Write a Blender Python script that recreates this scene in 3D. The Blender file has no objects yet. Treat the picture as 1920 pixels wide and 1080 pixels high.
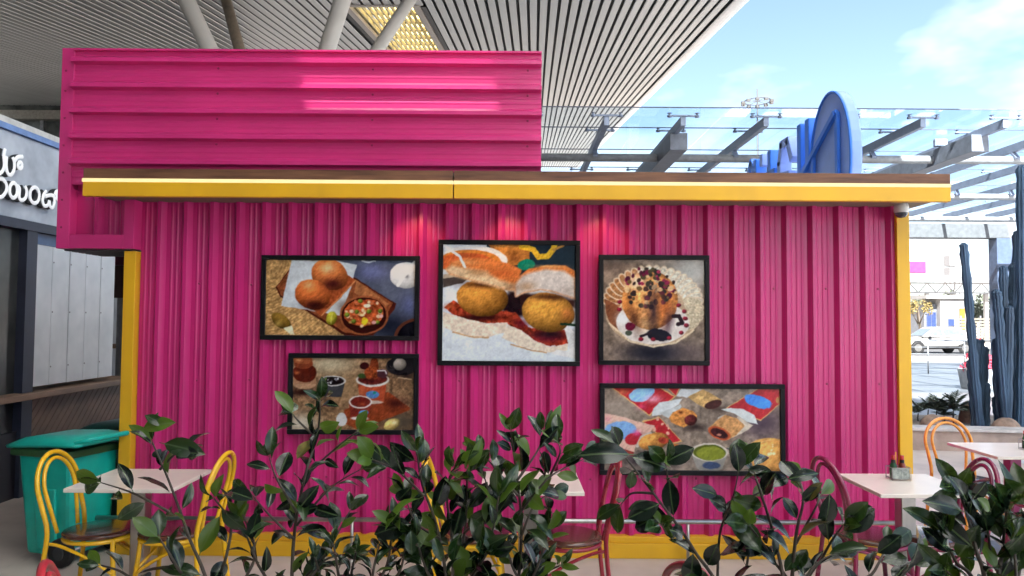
import bpy, math, random
import numpy as np
from mathutils import Vector, Matrix, Euler
random.seed(7); rng = np.random.default_rng(5)
R = math.radians
S = bpy.context.scene
COL = S.collection

# ------------------------------------------------------------------ camera
PITCH, ROLL, FPX = 2.45, 0.38, 1400.0
EYE = Vector((0, 0, 1.7))
CM = Matrix.Rotation(R(90 + PITCH), 3, 'X') @ Matrix.Rotation(R(ROLL), 3, 'Z')
cam = bpy.data.cameras.new('camera'); cam.lens = FPX / 1920 * 36; cam.sensor_width = 36
cam.clip_start = .05; cam.clip_end = 6000
camo = bpy.data.objects.new('camera', cam); COL.objects.link(camo)
camo.matrix_world = Matrix.Translation(EYE) @ CM.to_4x4()
S.camera = camo
S.render.resolution_x, S.render.resolution_y = 1024, 576

# ------------------------------------------------------------------ sky, sun, exposure
SUN = Vector((-.12, -.64, .76)).normalized()          # towards the sun
W = bpy.data.worlds.new('World'); S.world = W; W.use_nodes = True
nt = W.node_tree; N = nt.nodes; L = nt.links
bg = N['Background']
sky = N.new('ShaderNodeTexSky'); sky.sky_type = 'NISHITA'; sky.sun_disc = False
sky.sun_elevation = math.asin(SUN.z); sky.sun_rotation = math.atan2(SUN.x, SUN.y)
sky.air_density = 1.0; sky.dust_density = 1.6; sky.ozone_density = 1.0
tc = N.new('ShaderNodeTexCoord')
mp = N.new('ShaderNodeMapping'); mp.inputs['Scale'].default_value = (1, 1, 2.2); mp.inputs['Location'].default_value = (3.3, .4, .35)
cn = N.new('ShaderNodeTexNoise'); cn.inputs['Scale'].default_value = 2.6; cn.inputs['Detail'].default_value = 5; cn.inputs['Roughness'].default_value = .55
cr = N.new('ShaderNodeValToRGB'); cr.color_ramp.elements[0].position = .46; cr.color_ramp.elements[1].position = .68
cr.color_ramp.elements[1].color = (.75, .75, .75, 1)
mx = N.new('ShaderNodeMix'); mx.data_type = 'RGBA'; mx.inputs['B'].default_value = (6.6, 7.2, 8.0, 1)
L.new(tc.outputs['Generated'], mp.inputs['Vector']); L.new(mp.outputs[0], cn.inputs['Vector']); L.new(cn.outputs['Fac'], cr.inputs[0])
L.new(cr.outputs[0], mx.inputs['Factor']); L.new(sky.outputs[0], mx.inputs['A']); L.new(mx.outputs['Result'], bg.inputs['Color'])
bg.inputs['Strength'].default_value = .05
sun = bpy.data.lights.new('sun', 'SUN'); sun.energy = 5.0; sun.angle = R(.6); sun.color = (1, .97, .92)
suno = bpy.data.objects.new('sun', sun); COL.objects.link(suno)
suno.rotation_euler = SUN.to_track_quat('Z', 'Y').to_euler(); suno.location = (0, 0, 40)
S.view_settings.view_transform = 'Standard'; S.view_settings.look = 'None'
S.view_settings.gamma = 1; S.view_settings.use_curve_mapping = False
S.view_settings.exposure = 2.75
S.render.engine = 'CYCLES'
S.cycles.max_bounces = 6; S.cycles.diffuse_bounces = 3; S.cycles.glossy_bounces = 2; S.cycles.transmission_bounces = 2; S.cycles.transparent_max_bounces = 16
S.cycles.caustics_reflective = False; S.cycles.caustics_refractive = False
S.cycles.sample_clamp_indirect = 6

# ------------------------------------------------------------------ helpers: where a line of sight meets a plane
def ray(px, py): return CM @ Vector(((px - 960) / FPX, (540 - py) / FPX, -1))
def PY(px, py, Y): d = ray(px, py); return EYE + d * (Y / d.y)
def PX(px, py, X): d = ray(px, py); return EYE + d * (X / d.x)
def PZ(px, py, Z): d = ray(px, py); return EYE + d * ((Z - EYE.z) / d.z)
def lin(c): c = c / 255; return c / 12.92 if c <= .04045 else ((c + .055) / 1.055) ** 2.4
def s(r, g, b): return (lin(r), lin(g), lin(b))

# ------------------------------------------------------------------ materials
MATS = {}
def mat(name, col, rough=.5, metal=0, var=.12, scale=6, bump=0, bscale=60, stretch=(1, 1, 1), coat=0, spec=.5, col2=None, emit=None, objvar=0, rvar=1):
    if name in MATS: return MATS[name]
    m = bpy.data.materials.new(name); m.use_nodes = True; t = m.node_tree; n = t.nodes; l = t.links
    p = n['Principled BSDF']
    p.inputs['Roughness'].default_value = rough; p.inputs['Metallic'].default_value = metal
    p.inputs['Specular IOR Level'].default_value = spec
    if coat: p.inputs['Coat Weight'].default_value = coat; p.inputs['Coat Roughness'].default_value = .06
    tcn = n.new('ShaderNodeTexCoord'); mpn = n.new('ShaderNodeMapping'); mpn.inputs['Scale'].default_value = stretch
    l.new(tcn.outputs['Object'], mpn.inputs['Vector'])
    nz = n.new('ShaderNodeTexNoise'); nz.inputs['Scale'].default_value = scale; nz.inputs['Detail'].default_value = 3; nz.inputs['Roughness'].default_value = .62
    l.new(mpn.outputs[0], nz.inputs['Vector'])
    mixn = n.new('ShaderNodeMix'); mixn.data_type = 'RGBA'
    c2 = col2 if col2 else tuple(c * (1 - 2.2 * var) for c in col)
    c1 = col if col2 else tuple(min(1, c * (1 + var)) for c in col)
    mixn.inputs['A'].default_value = (*c2, 1); mixn.inputs['B'].default_value = (*c1, 1)
    rp = n.new('ShaderNodeMapRange'); rp.inputs[1].default_value = .28; rp.inputs[2].default_value = .68
    l.new(nz.outputs['Fac'], rp.inputs[0]); l.new(rp.outputs[0], mixn.inputs['Factor'])
    out = mixn.outputs['Result']
    if objvar:
        oi = n.new('ShaderNodeObjectInfo'); hs = n.new('ShaderNodeHueSaturation')
        mr = n.new('ShaderNodeMapRange'); mr.inputs[3].default_value = 1 - objvar; mr.inputs[4].default_value = 1 + objvar
        l.new(oi.outputs['Random'], mr.inputs[0]); l.new(mr.outputs[0], hs.inputs['Value']); l.new(out, hs.inputs['Color']); out = hs.outputs[0]
    l.new(out, p.inputs['Base Color'])
    rr = n.new('ShaderNodeMapRange'); rr.inputs[3].default_value = max(0, rough - .07*rvar); rr.inputs[4].default_value = min(1, rough + .09*rvar)
    l.new(nz.outputs['Fac'], rr.inputs[0]); l.new(rr.outputs[0], p.inputs['Roughness'])
    if bump:
        bz = n.new('ShaderNodeTexNoise'); bz.inputs['Scale'].default_value = bscale; bz.inputs['Detail'].default_value = 2
        l.new(mpn.outputs[0], bz.inputs['Vector'])
        bn = n.new('ShaderNodeBump'); bn.inputs['Strength'].default_value = bump; bn.inputs['Distance'].default_value = .01
        l.new(bz.outputs['Fac'], bn.inputs['Height']); l.new(bn.outputs[0], p.inputs['Normal'])
    if emit: p.inputs['Emission Color'].default_value = (*emit[0], 1); p.inputs['Emission Strength'].default_value = emit[1]
    MATS[name] = m; return m
def glassmat(name, tint, fac=.1, rough=.02, gloss=(1, 1, 1)):
    if name in MATS: return MATS[name]
    m = bpy.data.materials.new(name); m.use_nodes = True; t = m.node_tree; n = t.nodes; n.clear()
    o = n.new('ShaderNodeOutputMaterial'); mxs = n.new('ShaderNodeMixShader'); tr = n.new('ShaderNodeBsdfTransparent'); gl = n.new('ShaderNodeBsdfGlossy')
    tr.inputs['Color'].default_value = (*tint, 1); gl.inputs['Roughness'].default_value = rough; gl.inputs['Color'].default_value = (*gloss, 1)
    mxs.inputs[0].default_value = fac
    t.links.new(tr.outputs[0], mxs.inputs[1]); t.links.new(gl.outputs[0], mxs.inputs[2]); t.links.new(mxs.outputs[0], o.inputs[0])
    MATS[name] = m; return m

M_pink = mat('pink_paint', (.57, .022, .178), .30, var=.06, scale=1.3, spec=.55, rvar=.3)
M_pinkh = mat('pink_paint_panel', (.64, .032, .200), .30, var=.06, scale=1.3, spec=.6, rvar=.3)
M_yel = mat('yellow_paint', (.84, .46, .012), .42, var=.05, scale=2.2, stretch=(1, 1, .5), col2=(.70, .37, .018))
M_black = mat('black_frame', (.006, .006, .008), .5, var=.1, spec=.2)
M_wood = mat('brown_wood_board', s(128, 86, 60), .55, var=.2, scale=5, stretch=(.6, 6, 6), col2=s(82, 50, 36), bump=.1)
M_steel = mat('brushed_steel', (.42, .40, .38), .34, 1, var=.08, scale=20, stretch=(1, 1, .1))
M_steeld = mat('dull_steel', (.30, .30, .31), .45, .8, var=.15)
M_led = mat('warm_led', (.3, .25, .15), .5, emit=((1, .80, .38), .15))
M_lampg = mat('downlight_lens', (1, .9, .75), .5, emit=((1, .80, .5), .8))
M_white = mat('white_paint', (.72, .72, .71), .4, var=.06, scale=3)
M_whitec = mat('white_column_paint', (.66, .63, .58), .45, var=.06, scale=.8)
M_slat = mat('ceiling_slat_metal', (.50, .51, .50), .42, .0, var=.06, scale=.5, stretch=(1, .15, 1), objvar=.05)
M_offw = mat('darkened_white_render', (.24, .24, .238), .6, var=.1, scale=1)  # even white, darkened so far sunlit walls keep detail
M_dark = mat('dark_void', (.05, .055, .06), .8, var=.1)
M_navy = mat('navy_frame', s(52, 56, 74), .45, var=.1)
M_zinc = mat('weathered_grey_cladding', s(205, 212, 222), .45, var=.22, scale=2.6, bump=.05, col2=s(158, 166, 178))
M_panelw = mat('white_partition', s(232, 236, 240), .45, var=.1, scale=1.8, col2=s(200, 207, 213))
M_counter = mat('counter_wood', s(146, 118, 98), .5, var=.2, scale=8, stretch=(1, .15, 1))
M_slatw = mat('brown_wall_plank', s(128, 102, 86), .55, var=.15, scale=10, stretch=(3, .3, .3), objvar=.12)
M_darkglass = mat('dark_door_glass', s(64, 66, 66), .18, var=.25, scale=1.5)
M_green = mat('green_plastic', (.008, .46, .37), .34, var=.08, scale=5, bump=.02)
M_greend = mat('dark_green_plastic', (.006, .07, .058), .4, var=.1)
M_greeno = mat('olive_green_rim', (.03, .09, .03), .45, var=.15)
M_rubber = mat('black_rubber', (.012, .012, .013), .6, var=.2)
M_chy = mat('yellow_chair_tube', (.86, .48, .012), .25, var=.06, coat=.3)
M_chr = mat('red_chair_tube', (.30, .016, .032), .25, var=.06, coat=.3)
M_chm = mat('maroon_chair_tube', (.20, .010, .050), .25, var=.06, coat=.3)
M_cho = mat('flare_tinted_chair_tube', (.80, .33, .045), .25, var=.06, coat=.3)  # yellow chair paint with the flare's orange tint put into the colour
M_chred = mat('bright_red_chair_tube', (.50, .025, .04), .3, var=.06, coat=.3)
M_seat = mat('varnished_brown_seat', (.10, .030, .018), .22, var=.25, scale=9, stretch=(1, 6, 1), coat=.4)
M_top = mat('cream_table_top', (.78, .70, .62), .3, var=.04, coat=.2)
M_conc = None
M_leafs = [mat('leaf_dark', (.004, .012, .006), .24, var=.12, scale=1.6, objvar=.35),
           mat('leaf_mid', (.009, .028, .008), .25, var=.12, scale=1.6, objvar=.3),
           mat('leaf_young', (.060, .120, .010), .33, var=.1, scale=1.6, objvar=.2)]
def midrib(m):
    t = m.node_tree; n = t.nodes; l = t.links; p = n['Principled BSDF']; src = p.inputs['Base Color'].links[0].from_socket
    tcn = n.new('ShaderNodeTexCoord'); sp = n.new('ShaderNodeSeparateXYZ'); ab = n.new('ShaderNodeMath'); ab.operation = 'ABSOLUTE'
    mr = n.new('ShaderNodeMapRange'); mr.inputs[1].default_value = .008; mr.inputs[2].default_value = .022; mr.inputs[3].default_value = 1; mr.inputs[4].default_value = 0
    hs = n.new('ShaderNodeMix'); hs.data_type = 'RGBA'; hs.inputs['B'].default_value = (.10, .15, .06, 1)
    mu = n.new('ShaderNodeMath'); mu.operation = 'MULTIPLY'; mu.inputs[1].default_value = .55
    l.new(tcn.outputs['Object'], sp.inputs[0]); l.new(sp.outputs['Y'], ab.inputs[0]); l.new(ab.outputs[0], mr.inputs[0]); l.new(mr.outputs[0], mu.inputs[0]); l.new(mu.outputs[0], hs.inputs['Factor'])
    l.new(src, hs.inputs['A']); l.new(hs.outputs['Result'], p.inputs['Base Color'])
M_leafs.append(mat('leaf_old', (.11, .085, .012), .45, var=.3, scale=3, objvar=.3))
for m_ in M_leafs: midrib(m_)
for m_, f_ in ((M_leafs[1], .12), (M_leafs[2], .3)):   # thin leaves let some light through
    t_ = m_.node_tree; o_ = t_.nodes['Material Output']; p_ = t_.nodes['Principled BSDF']
    tb_ = t_.nodes.new('ShaderNodeBsdfTranslucent'); tb_.inputs[0].default_value = (.14, .24, .02, 1); ms_ = t_.nodes.new('ShaderNodeMixShader'); ms_.inputs[0].default_value = f_
    t_.links.new(p_.outputs[0], ms_.inputs[1]); t_.links.new(tb_.outputs[0], ms_.inputs[2]); t_.links.new(ms_.outputs[0], o_.inputs[0])
M_stem = mat('plant_stem', (.055, .040, .028), .6, var=.25, scale=30)
M_glass = glassmat('roof_glass', (.90, .95, .985), .10)
M_fin = mat('grey_steel_fin', (.25, .29, .38), .45, .3, var=.08)
M_blue = mat('blue_sign_face', s(146, 176, 250), .4, var=.04)
M_blued = mat('cobalt_sign_edge', s(62, 130, 240), .4, var=.05)
M_cact = mat('blue_green_cactus', (.045, .095, .165), .55, var=.3, scale=3, stretch=(1, 1, .25), bump=.2, bscale=20)
M_rock = mat('tan_rock', s(158, 134, 116), .85, var=.25, scale=6, bump=.5, bscale=14)
M_palm = mat('palm_leaf', (.10, .14, .095), .5, var=.2, objvar=.2)

# ------------------------------------------------------------------ mesh helpers
class MB:
    def __init__(self): self.v = []; self.f = []; self.sm = []
    def add(self, vs, fs, smooth=False):
        o = len(self.v); self.v += [tuple(p) for p in vs]; self.f += [tuple(i + o for i in f) for f in fs]; self.sm += [smooth] * len(fs); return self
    def box(self, a, b):
        x0, y0, z0 = a; x1, y1, z1 = b
        return self.add([(x0,y0,z0),(x1,y0,z0),(x1,y1,z0),(x0,y1,z0),(x0,y0,z1),(x1,y0,z1),(x1,y1,z1),(x0,y1,z1)],
            [(3,2,1,0),(4,5,6,7),(0,1,5,4),(1,2,6,5),(2,3,7,6),(3,0,4,7)])
    def hexa(self, p):   # eight corners: bottom 4, top 4
        return self.add(p, [(3,2,1,0),(4,5,6,7),(0,1,5,4),(1,2,6,5),(2,3,7,6),(3,0,4,7)])
    def bar(self, a, b, w, h, up=(0, 0, 1)):
        a = Vector(a); b = Vector(b); d = (b - a).normalized(); u = Vector(up)
        if abs(d.dot(u)) > .98: u = Vector((0, 1, 0))
        sx = d.cross(u).normalized() * w / 2; uy = sx.cross(d).normalized() * h / 2
        return self.hexa([a-sx-uy, a+sx-uy, b+sx-uy, b-sx-uy, a-sx+uy, a+sx+uy, b+sx+uy, b-sx+uy])
    def tube(self, pts, r, n=8, closed=False, caps=True, flat=None):
        pts = [Vector(p) for p in pts]; m = len(pts)
        rad = r if isinstance(r, (list, tuple)) else [r] * m
        vs = []; prev = None
        for i, p in enumerate(pts):
            if closed: t = pts[(i+1) % m] - pts[i-1]
            else: t = pts[min(i+1, m-1)] - pts[max(i-1, 0)]
            t.normalize()
            if prev is None:
                a = Vector((0,0,1)) if abs(t.z) < .9 else Vector((1,0,0)); u = (a - t * a.dot(t)).normalized()
            else: u = (prev - t * prev.dot(t)).normalized()
            prev = u; w = t.cross(u)
            for k in range(n):
                an = 2 * math.pi * k / n; o = u * math.cos(an) + w * math.sin(an)
                o = o * rad[i]
                if flat: o = o - flat[0] * o.dot(flat[0]) * (1 - flat[1])
                vs.append(p + o)
        fs = []
        for i in range(m if closed else m - 1):
            j = (i + 1) % m
            for k in range(n): fs.append((i*n+k, i*n+(k+1) % n, j*n+(k+1) % n, j*n+k))
        self.add(vs, fs, True)
        if caps and not closed:
            self.f.append(tuple(len(self.v) - m*n + k for k in reversed(range(n)))); self.sm.append(False)
            self.f.append(tuple(len(self.v) - n + k for k in range(n))); self.sm.append(False)
        return self
    def lathe(self, prof, n=20, c=(0, 0, 0), smooth=True):
        vs = []; m = len(prof)
        for r, z in prof:
            for k in range(n): a = 2*math.pi*k/n; vs.append((c[0] + r*math.cos(a), c[1] + r*math.sin(a), c[2] + z))
        fs = [(i*n+k, i*n+(k+1) % n, (i+1)*n+(k+1) % n, (i+1)*n+k) for i in range(m-1) for k in range(n)]
        return self.add(vs, fs, smooth)
    def prism(self, poly, h0, h1, axis='Z'):
        n = len(poly)
        def q(p, h): return (p[0], p[1], h) if axis == 'Z' else ((h, p[0], p[1]) if axis == 'X' else (p[0], h, p[1]))
        vs = [q(p, h0) for p in poly] + [q(p, h1) for p in poly]
        return self.add(vs, [tuple(reversed(range(n))), tuple(range(n, 2*n))] + [(i, (i+1) % n, n+(i+1) % n, n+i) for i in range(n)])
    def mesh(self, name, m):
        me = bpy.data.meshes.new(name); me.from_pydata(self.v, [], self.f); me.polygons.foreach_set('use_smooth', self.sm)
        if m: me.materials.append(m)
        me.update(); return me
    def build(self, name, m, parent=None, bevel=0, loc=None):
        o = bpy.data.objects.new(name, self.mesh(name, m)); COL.objects.link(o)
        if parent: o.parent = parent
        if loc is not None: o.location = loc
        if bevel:
            b = o.modifiers.new('bevel', 'BEVEL'); b.width = bevel; b.segments = 2; b.limit_method = 'ANGLE'; b.angle_limit = R(40)
        return o
def tag(o, label, cat, group=None):
    o['label'] = label; o['category'] = cat
    if group: o['group'] = group
    return o
def thing(name, label, cat, loc=(0, 0, 0), rz=0, group=None):
    o = bpy.data.objects.new(name, None); COL.objects.link(o); o.location = loc; o.rotation_euler = (0, 0, rz); o.empty_display_size = .1
    return tag(o, label, cat, group)
def struct(o, kind='structure'): o['kind'] = kind; return o
def inst(name, me, parent, matrix):
    o = bpy.data.objects.new(name, me); COL.objects.link(o); o.parent = parent; o.matrix_local = matrix; return o
def copy_tree(o, parent=None):
    c = o.copy(); COL.objects.link(c); c.parent = parent
    if parent is None and 'label' in c: pass
    for ch in [x for x in bpy.data.objects if x.parent == o]: copy_tree(ch, c)
    return c
def smooth_path(pts, n=6):
    P = [Vector(p) for p in pts]; out = []
    for i in range(len(P) - 1):
        p0 = P[max(i-1, 0)]; p1 = P[i]; p2 = P[i+1]; p3 = P[min(i+2, len(P)-1)]
        for k in range(n):
            t = k / n
            out.append(.5 * ((2*p1) + (p2-p0)*t + (2*p0-5*p1+4*p2-p3)*t*t + (3*p1-p0-3*p2+p3)*t**3))
    out.append(P[-1]); return out

# ================================================================== THE SETTING
def ground_mat():
    m = mat('concrete_ground', s(206, 194, 184), .55, var=.12, scale=1.3, bump=.12, bscale=90, col2=s(170, 158, 150))
    t = m.node_tree; n = t.nodes; l = t.links; p = n['Principled BSDF']
    src = p.inputs['Base Color'].links[0].from_socket
    tcn = n.new('ShaderNodeTexCoord')
    vz = n.new('ShaderNodeTexNoise'); vz.inputs['Scale'].default_value = .9; vz.inputs['Detail'].default_value = 9; vz.inputs['Distortion'].default_value = 1.2
    l.new(tcn.outputs['Object'], vz.inputs['Vector'])
    mr = n.new('ShaderNodeMapRange'); mr.inputs[1].default_value = .62; mr.inputs[2].default_value = .70
    mx2 = n.new('ShaderNodeMix'); mx2.data_type = 'RGBA'; mx2.inputs['B'].default_value = (*s(105, 96, 90), 1)
    mu = n.new('ShaderNodeMath'); mu.operation = 'MULTIPLY'; mu.inputs[1].default_value = .55
    l.new(vz.outputs['Fac'], mr.inputs[0]); l.new(mr.outputs[0], mu.inputs[0]); l.new(mu.outputs[0], mx2.inputs['Factor']); l.new(src, mx2.inputs['A'])
    l.new(mx2.outputs['Result'], p.inputs['Base Color']); return m
struct(MB().add([(-2500,-1500,0),(2500,-1500,0),(2500,4000,0),(-2500,4000,0)], [(0,1,2,3)]).build('ground', ground_mat()))
M_bounce = mat('pale_bounce_paving', s(190, 194, 198), .4, var=.08, scale=.6)
struct(MB().add([(6.2,-45,.004),(60,-45,.004),(60,11.6,.004),(6.2,11.6,.004)], [(0,1,2,3)]).build('added_bounce_paving', M_bounce))  # unseen pale sheet, added to bounce sunlight onto the kiosk from the right
struct(MB().add([(4.5,11.62,.004),(60,11.62,.004),(60,33,.004),(4.5,33,.004)], [(0,1,2,3)]).build('plaza_paving', mat('darkened_paving', (.115,.12,.128), .35, var=.12, scale=.5)))  # pale plaza, its sunlit brightness held down by a darker colour
M_asph = mat('asphalt', (.06, .06, .063), .8, var=.2, scale=3, bump=.2)
struct(MB().add([(-60,35,.004),(150,35,.004),(150,50,.004),(-60,50,.004)], [(0,1,2,3)]).build('road', M_asph))
struct(MB().box((-60,34.6,0),(150,35,.13)).build('kerb', mat('kerb_concrete', (.5,.49,.47), .8), bevel=.02))
struct(MB().box((-60,50,0),(150,50.3,.13)).build('far_kerb', MATS['kerb_concrete'], bevel=.02))
for x in range(-20, 80, 6):
    pass

# ---- terminal canopy: slatted soffit on a plane that rises away from the camera
dslat = ray(1002, 396); dslat = dslat / dslat.y
H0 = 8.7
def cz(y): return H0 + dslat.z * y
def cpt(sx, y, dz=0): return Vector((sx + dslat.x * y, y, cz(y) + dz))
terminal = thing('terminal_canopy', 'huge grey slatted canopy roof on white raking columns above the kiosk', 'canopy', (0, 0, 0))
SX_EDGE = 6.35
# openings (s0, s1, y0, y1): the lit one in view, an unseen one added for soft top light, an unseen one placed to let sun onto the sign
rel = PY(700, 150, 5.4)
tt = (H0 + dslat.z * 5.4 - 3.45) / (SUN.z - dslat.z * SUN.y)
hole_y = 5.4 + SUN.y * tt
hx = lambda px: PY(px, 150, 5.4).x + SUN.x * tt - dslat.x * hole_y
HOLES = [(-6.35, -4.15, 25.0, 37.0), (.7, 5.6, -9.0, 10.0), (hx(560), hx(925), hole_y - .40, hole_y + 3.2)]
pitch = .35; k = 0; sx = SX_EDGE
slat_cache = {}
while sx > -37:
    s0, s1 = sx - .25, sx
    yend = 50 if sx < -13 else 118
    ystart = -12 if sx > -20 else 14
    segs = [(ystart, yend)]
    for (h0, h1, y0, y1) in HOLES:
        if s1 > h0 - .35 and s0 < h1 + .35:
            segs = [q for a, b in segs for q in (((a, y0 - .15), (y1 + .15, b)) if a < y0 < b else ((a, b),))]
    for a, b in segs:
        key = (round(a, 3), round(b, 3))
        if key not in slat_cache:
            mbx = MB(); A = cpt(0, a); B = cpt(0, b)
            def sec(P): return [P + Vector((-.25,0,.0)), P + Vector((-.235,0,-.03)), P + Vector((-.015,0,-.03)), P]
            va = sec(A); vb = sec(B)
            mbx.add(va + vb, [(0,1,5,4),(1,2,6,5),(2,3,7,6),(3,0,4,7),(3,2,1,0),(4,5,6,7)])
            slat_cache[key] = mbx.mesh('slat', M_slat)
        inst('slat', slat_cache[key], terminal, Matrix.Translation((sx, 0, 0)))
    sx -= pitch
def deck_piece(name, s0, s1, y0, y1, dz, th, m):
    A = [cpt(s0,y0,dz), cpt(s1,y0,dz), cpt(s1,y1,dz), cpt(s0,y1,dz)]
    return MB().hexa(A + [p + Vector((0,0,th)) for p in A]).build(name, m, terminal)
# roof deck above the slats, cut round the openings
M_deck = mat('dark_roof_deck', (.085, .09, .09), .8, var=.1)
sb_ = sorted({-37, SX_EDGE + .4} | {v for h in HOLES for v in h[:2]}); yb_ = sorted({-12, 118} | {v for h in HOLES for v in h[2:]})
for i in range(len(sb_) - 1):
    run = None
    for j in range(len(yb_) - 1):
        mid = ((sb_[i] + sb_[i+1]) / 2, (yb_[j] + yb_[j+1]) / 2)
        if any(h[0] < mid[0] < h[1] and h[2] < mid[1] < h[3] for h in HOLES):
            if run is not None: deck_piece('roof_deck', sb_[i], sb_[i+1], run, yb_[j], .10, .25, M_deck); run = None
        elif run is None: run = yb_[j]
    if run is not None: deck_piece('roof_deck', sb_[i], sb_[i+1], run, 118, .10, .25, M_deck)
# pale rolled edge
prof = []
for a in range(0, 9): an = R(-90 + a * 22.5); prof.append((.05 + .62 * math.cos(an) * 1.0, .22 + .28 * math.sin(an)))
mbx = MB(); ys = [-12, 5, 15, 22, 28, 34, 45, 70, 118]; rows = []
for y in ys:
    for (u, w) in [(-.02, -.03)] + prof: rows.append(cpt(SX_EDGE + u + .12, y, w - .03))
n = len(prof) + 1
mbx.add(rows, [(i*n+k, (i+1)*n+k, (i+1)*n+k+1, i*n+k+1) for i in range(len(ys)-1) for k in range(n-1)], True)
e = mbx.build('canopy_edge', M_white, terminal)
MB().hexa([cpt(SX_EDGE+.78,-12,.18), cpt(SX_EDGE+.84,-12,.18), cpt(SX_EDGE+.84,118,.18), cpt(SX_EDGE+.78,118,.18)] + [cpt(SX_EDGE+.78,-12,.24), cpt(SX_EDGE+.84,-12,.24), cpt(SX_EDGE+.84,118,.24), cpt(SX_EDGE+.78,118,.24)]).build('drip_edge', M_steeld, terminal)
# lit opening: frame, side walls, lattice and a translucent sheet above
h0, h1, y0, y1 = HOLES[0]
M_beige = mat('beige_frame_metal', s(176, 164, 152), .5, var=.05)
for a, b, c, d in ((h0-.22, h0, y0, y1), (h1, h1+.22, y0, y1), (h0-.22, h1+.22, y0-.22, y0)):
    A = [cpt(a,c,-.06), cpt(b,c,-.06), cpt(b,d,-.06), cpt(a,d,-.06)]
    MB().hexa(A + [p + Vector((0,0,.5)) for p in A]).build('opening_frame', M_beige, terminal)
for a, b in ((h0-.42, h0-.24), (h1+.24, h1+.42)):
    A = [cpt(a,y0,-.035), cpt(b,y0,-.035), cpt(b,y1,-.035), cpt(a,y1,-.035)]
    MB().hexa(A + [p + Vector((0,0,.1)) for p in A]).build('dark_slot', mat('slot_black', (.012,.011,.014), .6), terminal)
sx = h0 + .1
while sx < h1:
    A = [cpt(sx,y0,.06), cpt(sx+.055,y0,.06), cpt(sx+.055,y1,.06), cpt(sx,y1,.06)]
    MB().hexa(A + [p + Vector((0,0,.14)) for p in A]).build('lattice_bar', mat('cream_lattice', (.62,.55,.36), .6), terminal); sx += .2
y = y0 + .6
while y < y1:
    A = [cpt(h0,y,.24), cpt(h1,y,.24), cpt(h1,y+.3,.24), cpt(h0,y+.3,.24)]
    MB().hexa(A + [p + Vector((0,0,.12)) for p in A]).build('lattice_crossbar', MATS['cream_lattice'], terminal); y += 1.25
def translucent(name, c):
    m = bpy.data.materials.new(name); m.use_nodes = True; t = m.node_tree; n = t.nodes; n.clear()
    o = n.new('ShaderNodeOutputMaterial'); tr = n.new('ShaderNodeBsdfTranslucent'); df = n.new('ShaderNodeBsdfDiffuse'); mxs = n.new('ShaderNodeMixShader')
    tr.inputs[0].default_value = (*c, 1); df.inputs[0].default_value = (*c, 1); mxs.inputs[0].default_value = .75
    t.links.new(df.outputs[0], mxs.inputs[1]); t.links.new(tr.outputs[0], mxs.inputs[2]); t.links.new(mxs.outputs[0], o.inputs[0]); return m
A = [cpt(h0-.2,y0-.2,.9), cpt(h1+.2,y0-.2,.9), cpt(h1+.2,y1+.2,.9), cpt(h0-.2,y1+.2,.9)]
MB().hexa(A + [p + Vector((0,0,.01)) for p in A]).build('translucent_sheet', translucent('cream_translucent', (.85, .76, .5)), terminal)
MATS['opal_sheet'] = translucent('opal_sheet', (.88, .88, .86))
# opal sheet added for soft top light, then the tinted pane that dims the sun patch
for h in HOLES[1:2]:
    A = [cpt(h[0],h[2],.36), cpt(h[1],h[2],.36), cpt(h[1],h[3],.36), cpt(h[0],h[3],.36)]
    MB().hexa(A + [p + Vector((0,0,.01)) for p in A]).build('translucent_sheet', MATS['opal_sheet'], terminal)
g0, g1, gy0, gy1 = HOLES[2]
A = [cpt(g0,gy0,.36), cpt(g1,gy0,.36), cpt(g1,gy1,.36), cpt(g0,gy1,.36)]
MB().hexa(A + [p + Vector((0,0,.012)) for p in A]).build('rooflight_pane', glassmat('tinted_rooflight', (.30, .295, .29), .06), terminal)
tw = thing('added_light_block', 'unseen grey walls added behind and left of the view to block light', 'building', (-37, -12, 0))  # unseen walls, added to cut light from behind and from the left
M_block = mat('light_block_grey', (.36, .365, .37), .5, var=.1, scale=.4)
MB().box((0,-1,0),(43.5,-.02,6.95)).build('rear_wall', M_block, tw)
MB().hexa([(-1,0,0),(-.02,0,0),(-.02,62,0),(-1,62,0),(-1,0,6.9),(-.02,0,6.9),(-.02,62,15.7),(-1,62,15.7)]).build('side_wall', M_block, tw)
for i in range(10): MB().box((1.2+i*4.2,-.018,.1),(4.6+i*4.2,.02,3.6)).build('window', mat('light_block_pane', (.05,.055,.06), .1), tw)
# raking column: one trunk, four arms
node = PY(525, 372, 22)
tc_ = thing('raking_column', 'white tree column with four raking tubular arms behind the pink sign', 'column', (node.x, node.y, 0))
MB().tube([(0,0,0),(0,0,node.z+.15)], [.42,.36], 20).build('trunk', M_whitec, tc_)
for (qx, qy, Y, r0, r1) in ((352, 0, 19, .25, .22), (425, 0, 24.0, .2, .17), (640, 0, 19.2, .25, .22), (764, 0, 23.0, .22, .19)):
    # arm runs in the plane through the node; find its top on the canopy
    sl = (qx - 525) / (qy - 372.0)
    yy = 396 - FPX * (H0 - 1.7) / Y * .995; xx = qx + sl * (yy - qy)
    e = PY(xx, yy, Y); e.z = cz(Y) - .02
    MB().tube([Vector((0,0,node.z)), e - Vector((node.x, node.y, 0))], [r0, r1], 16).build('arm', M_whitec if r0 > .21 else mat('beige_column_paint', s(176,160,140), .5), tc_)

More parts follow.
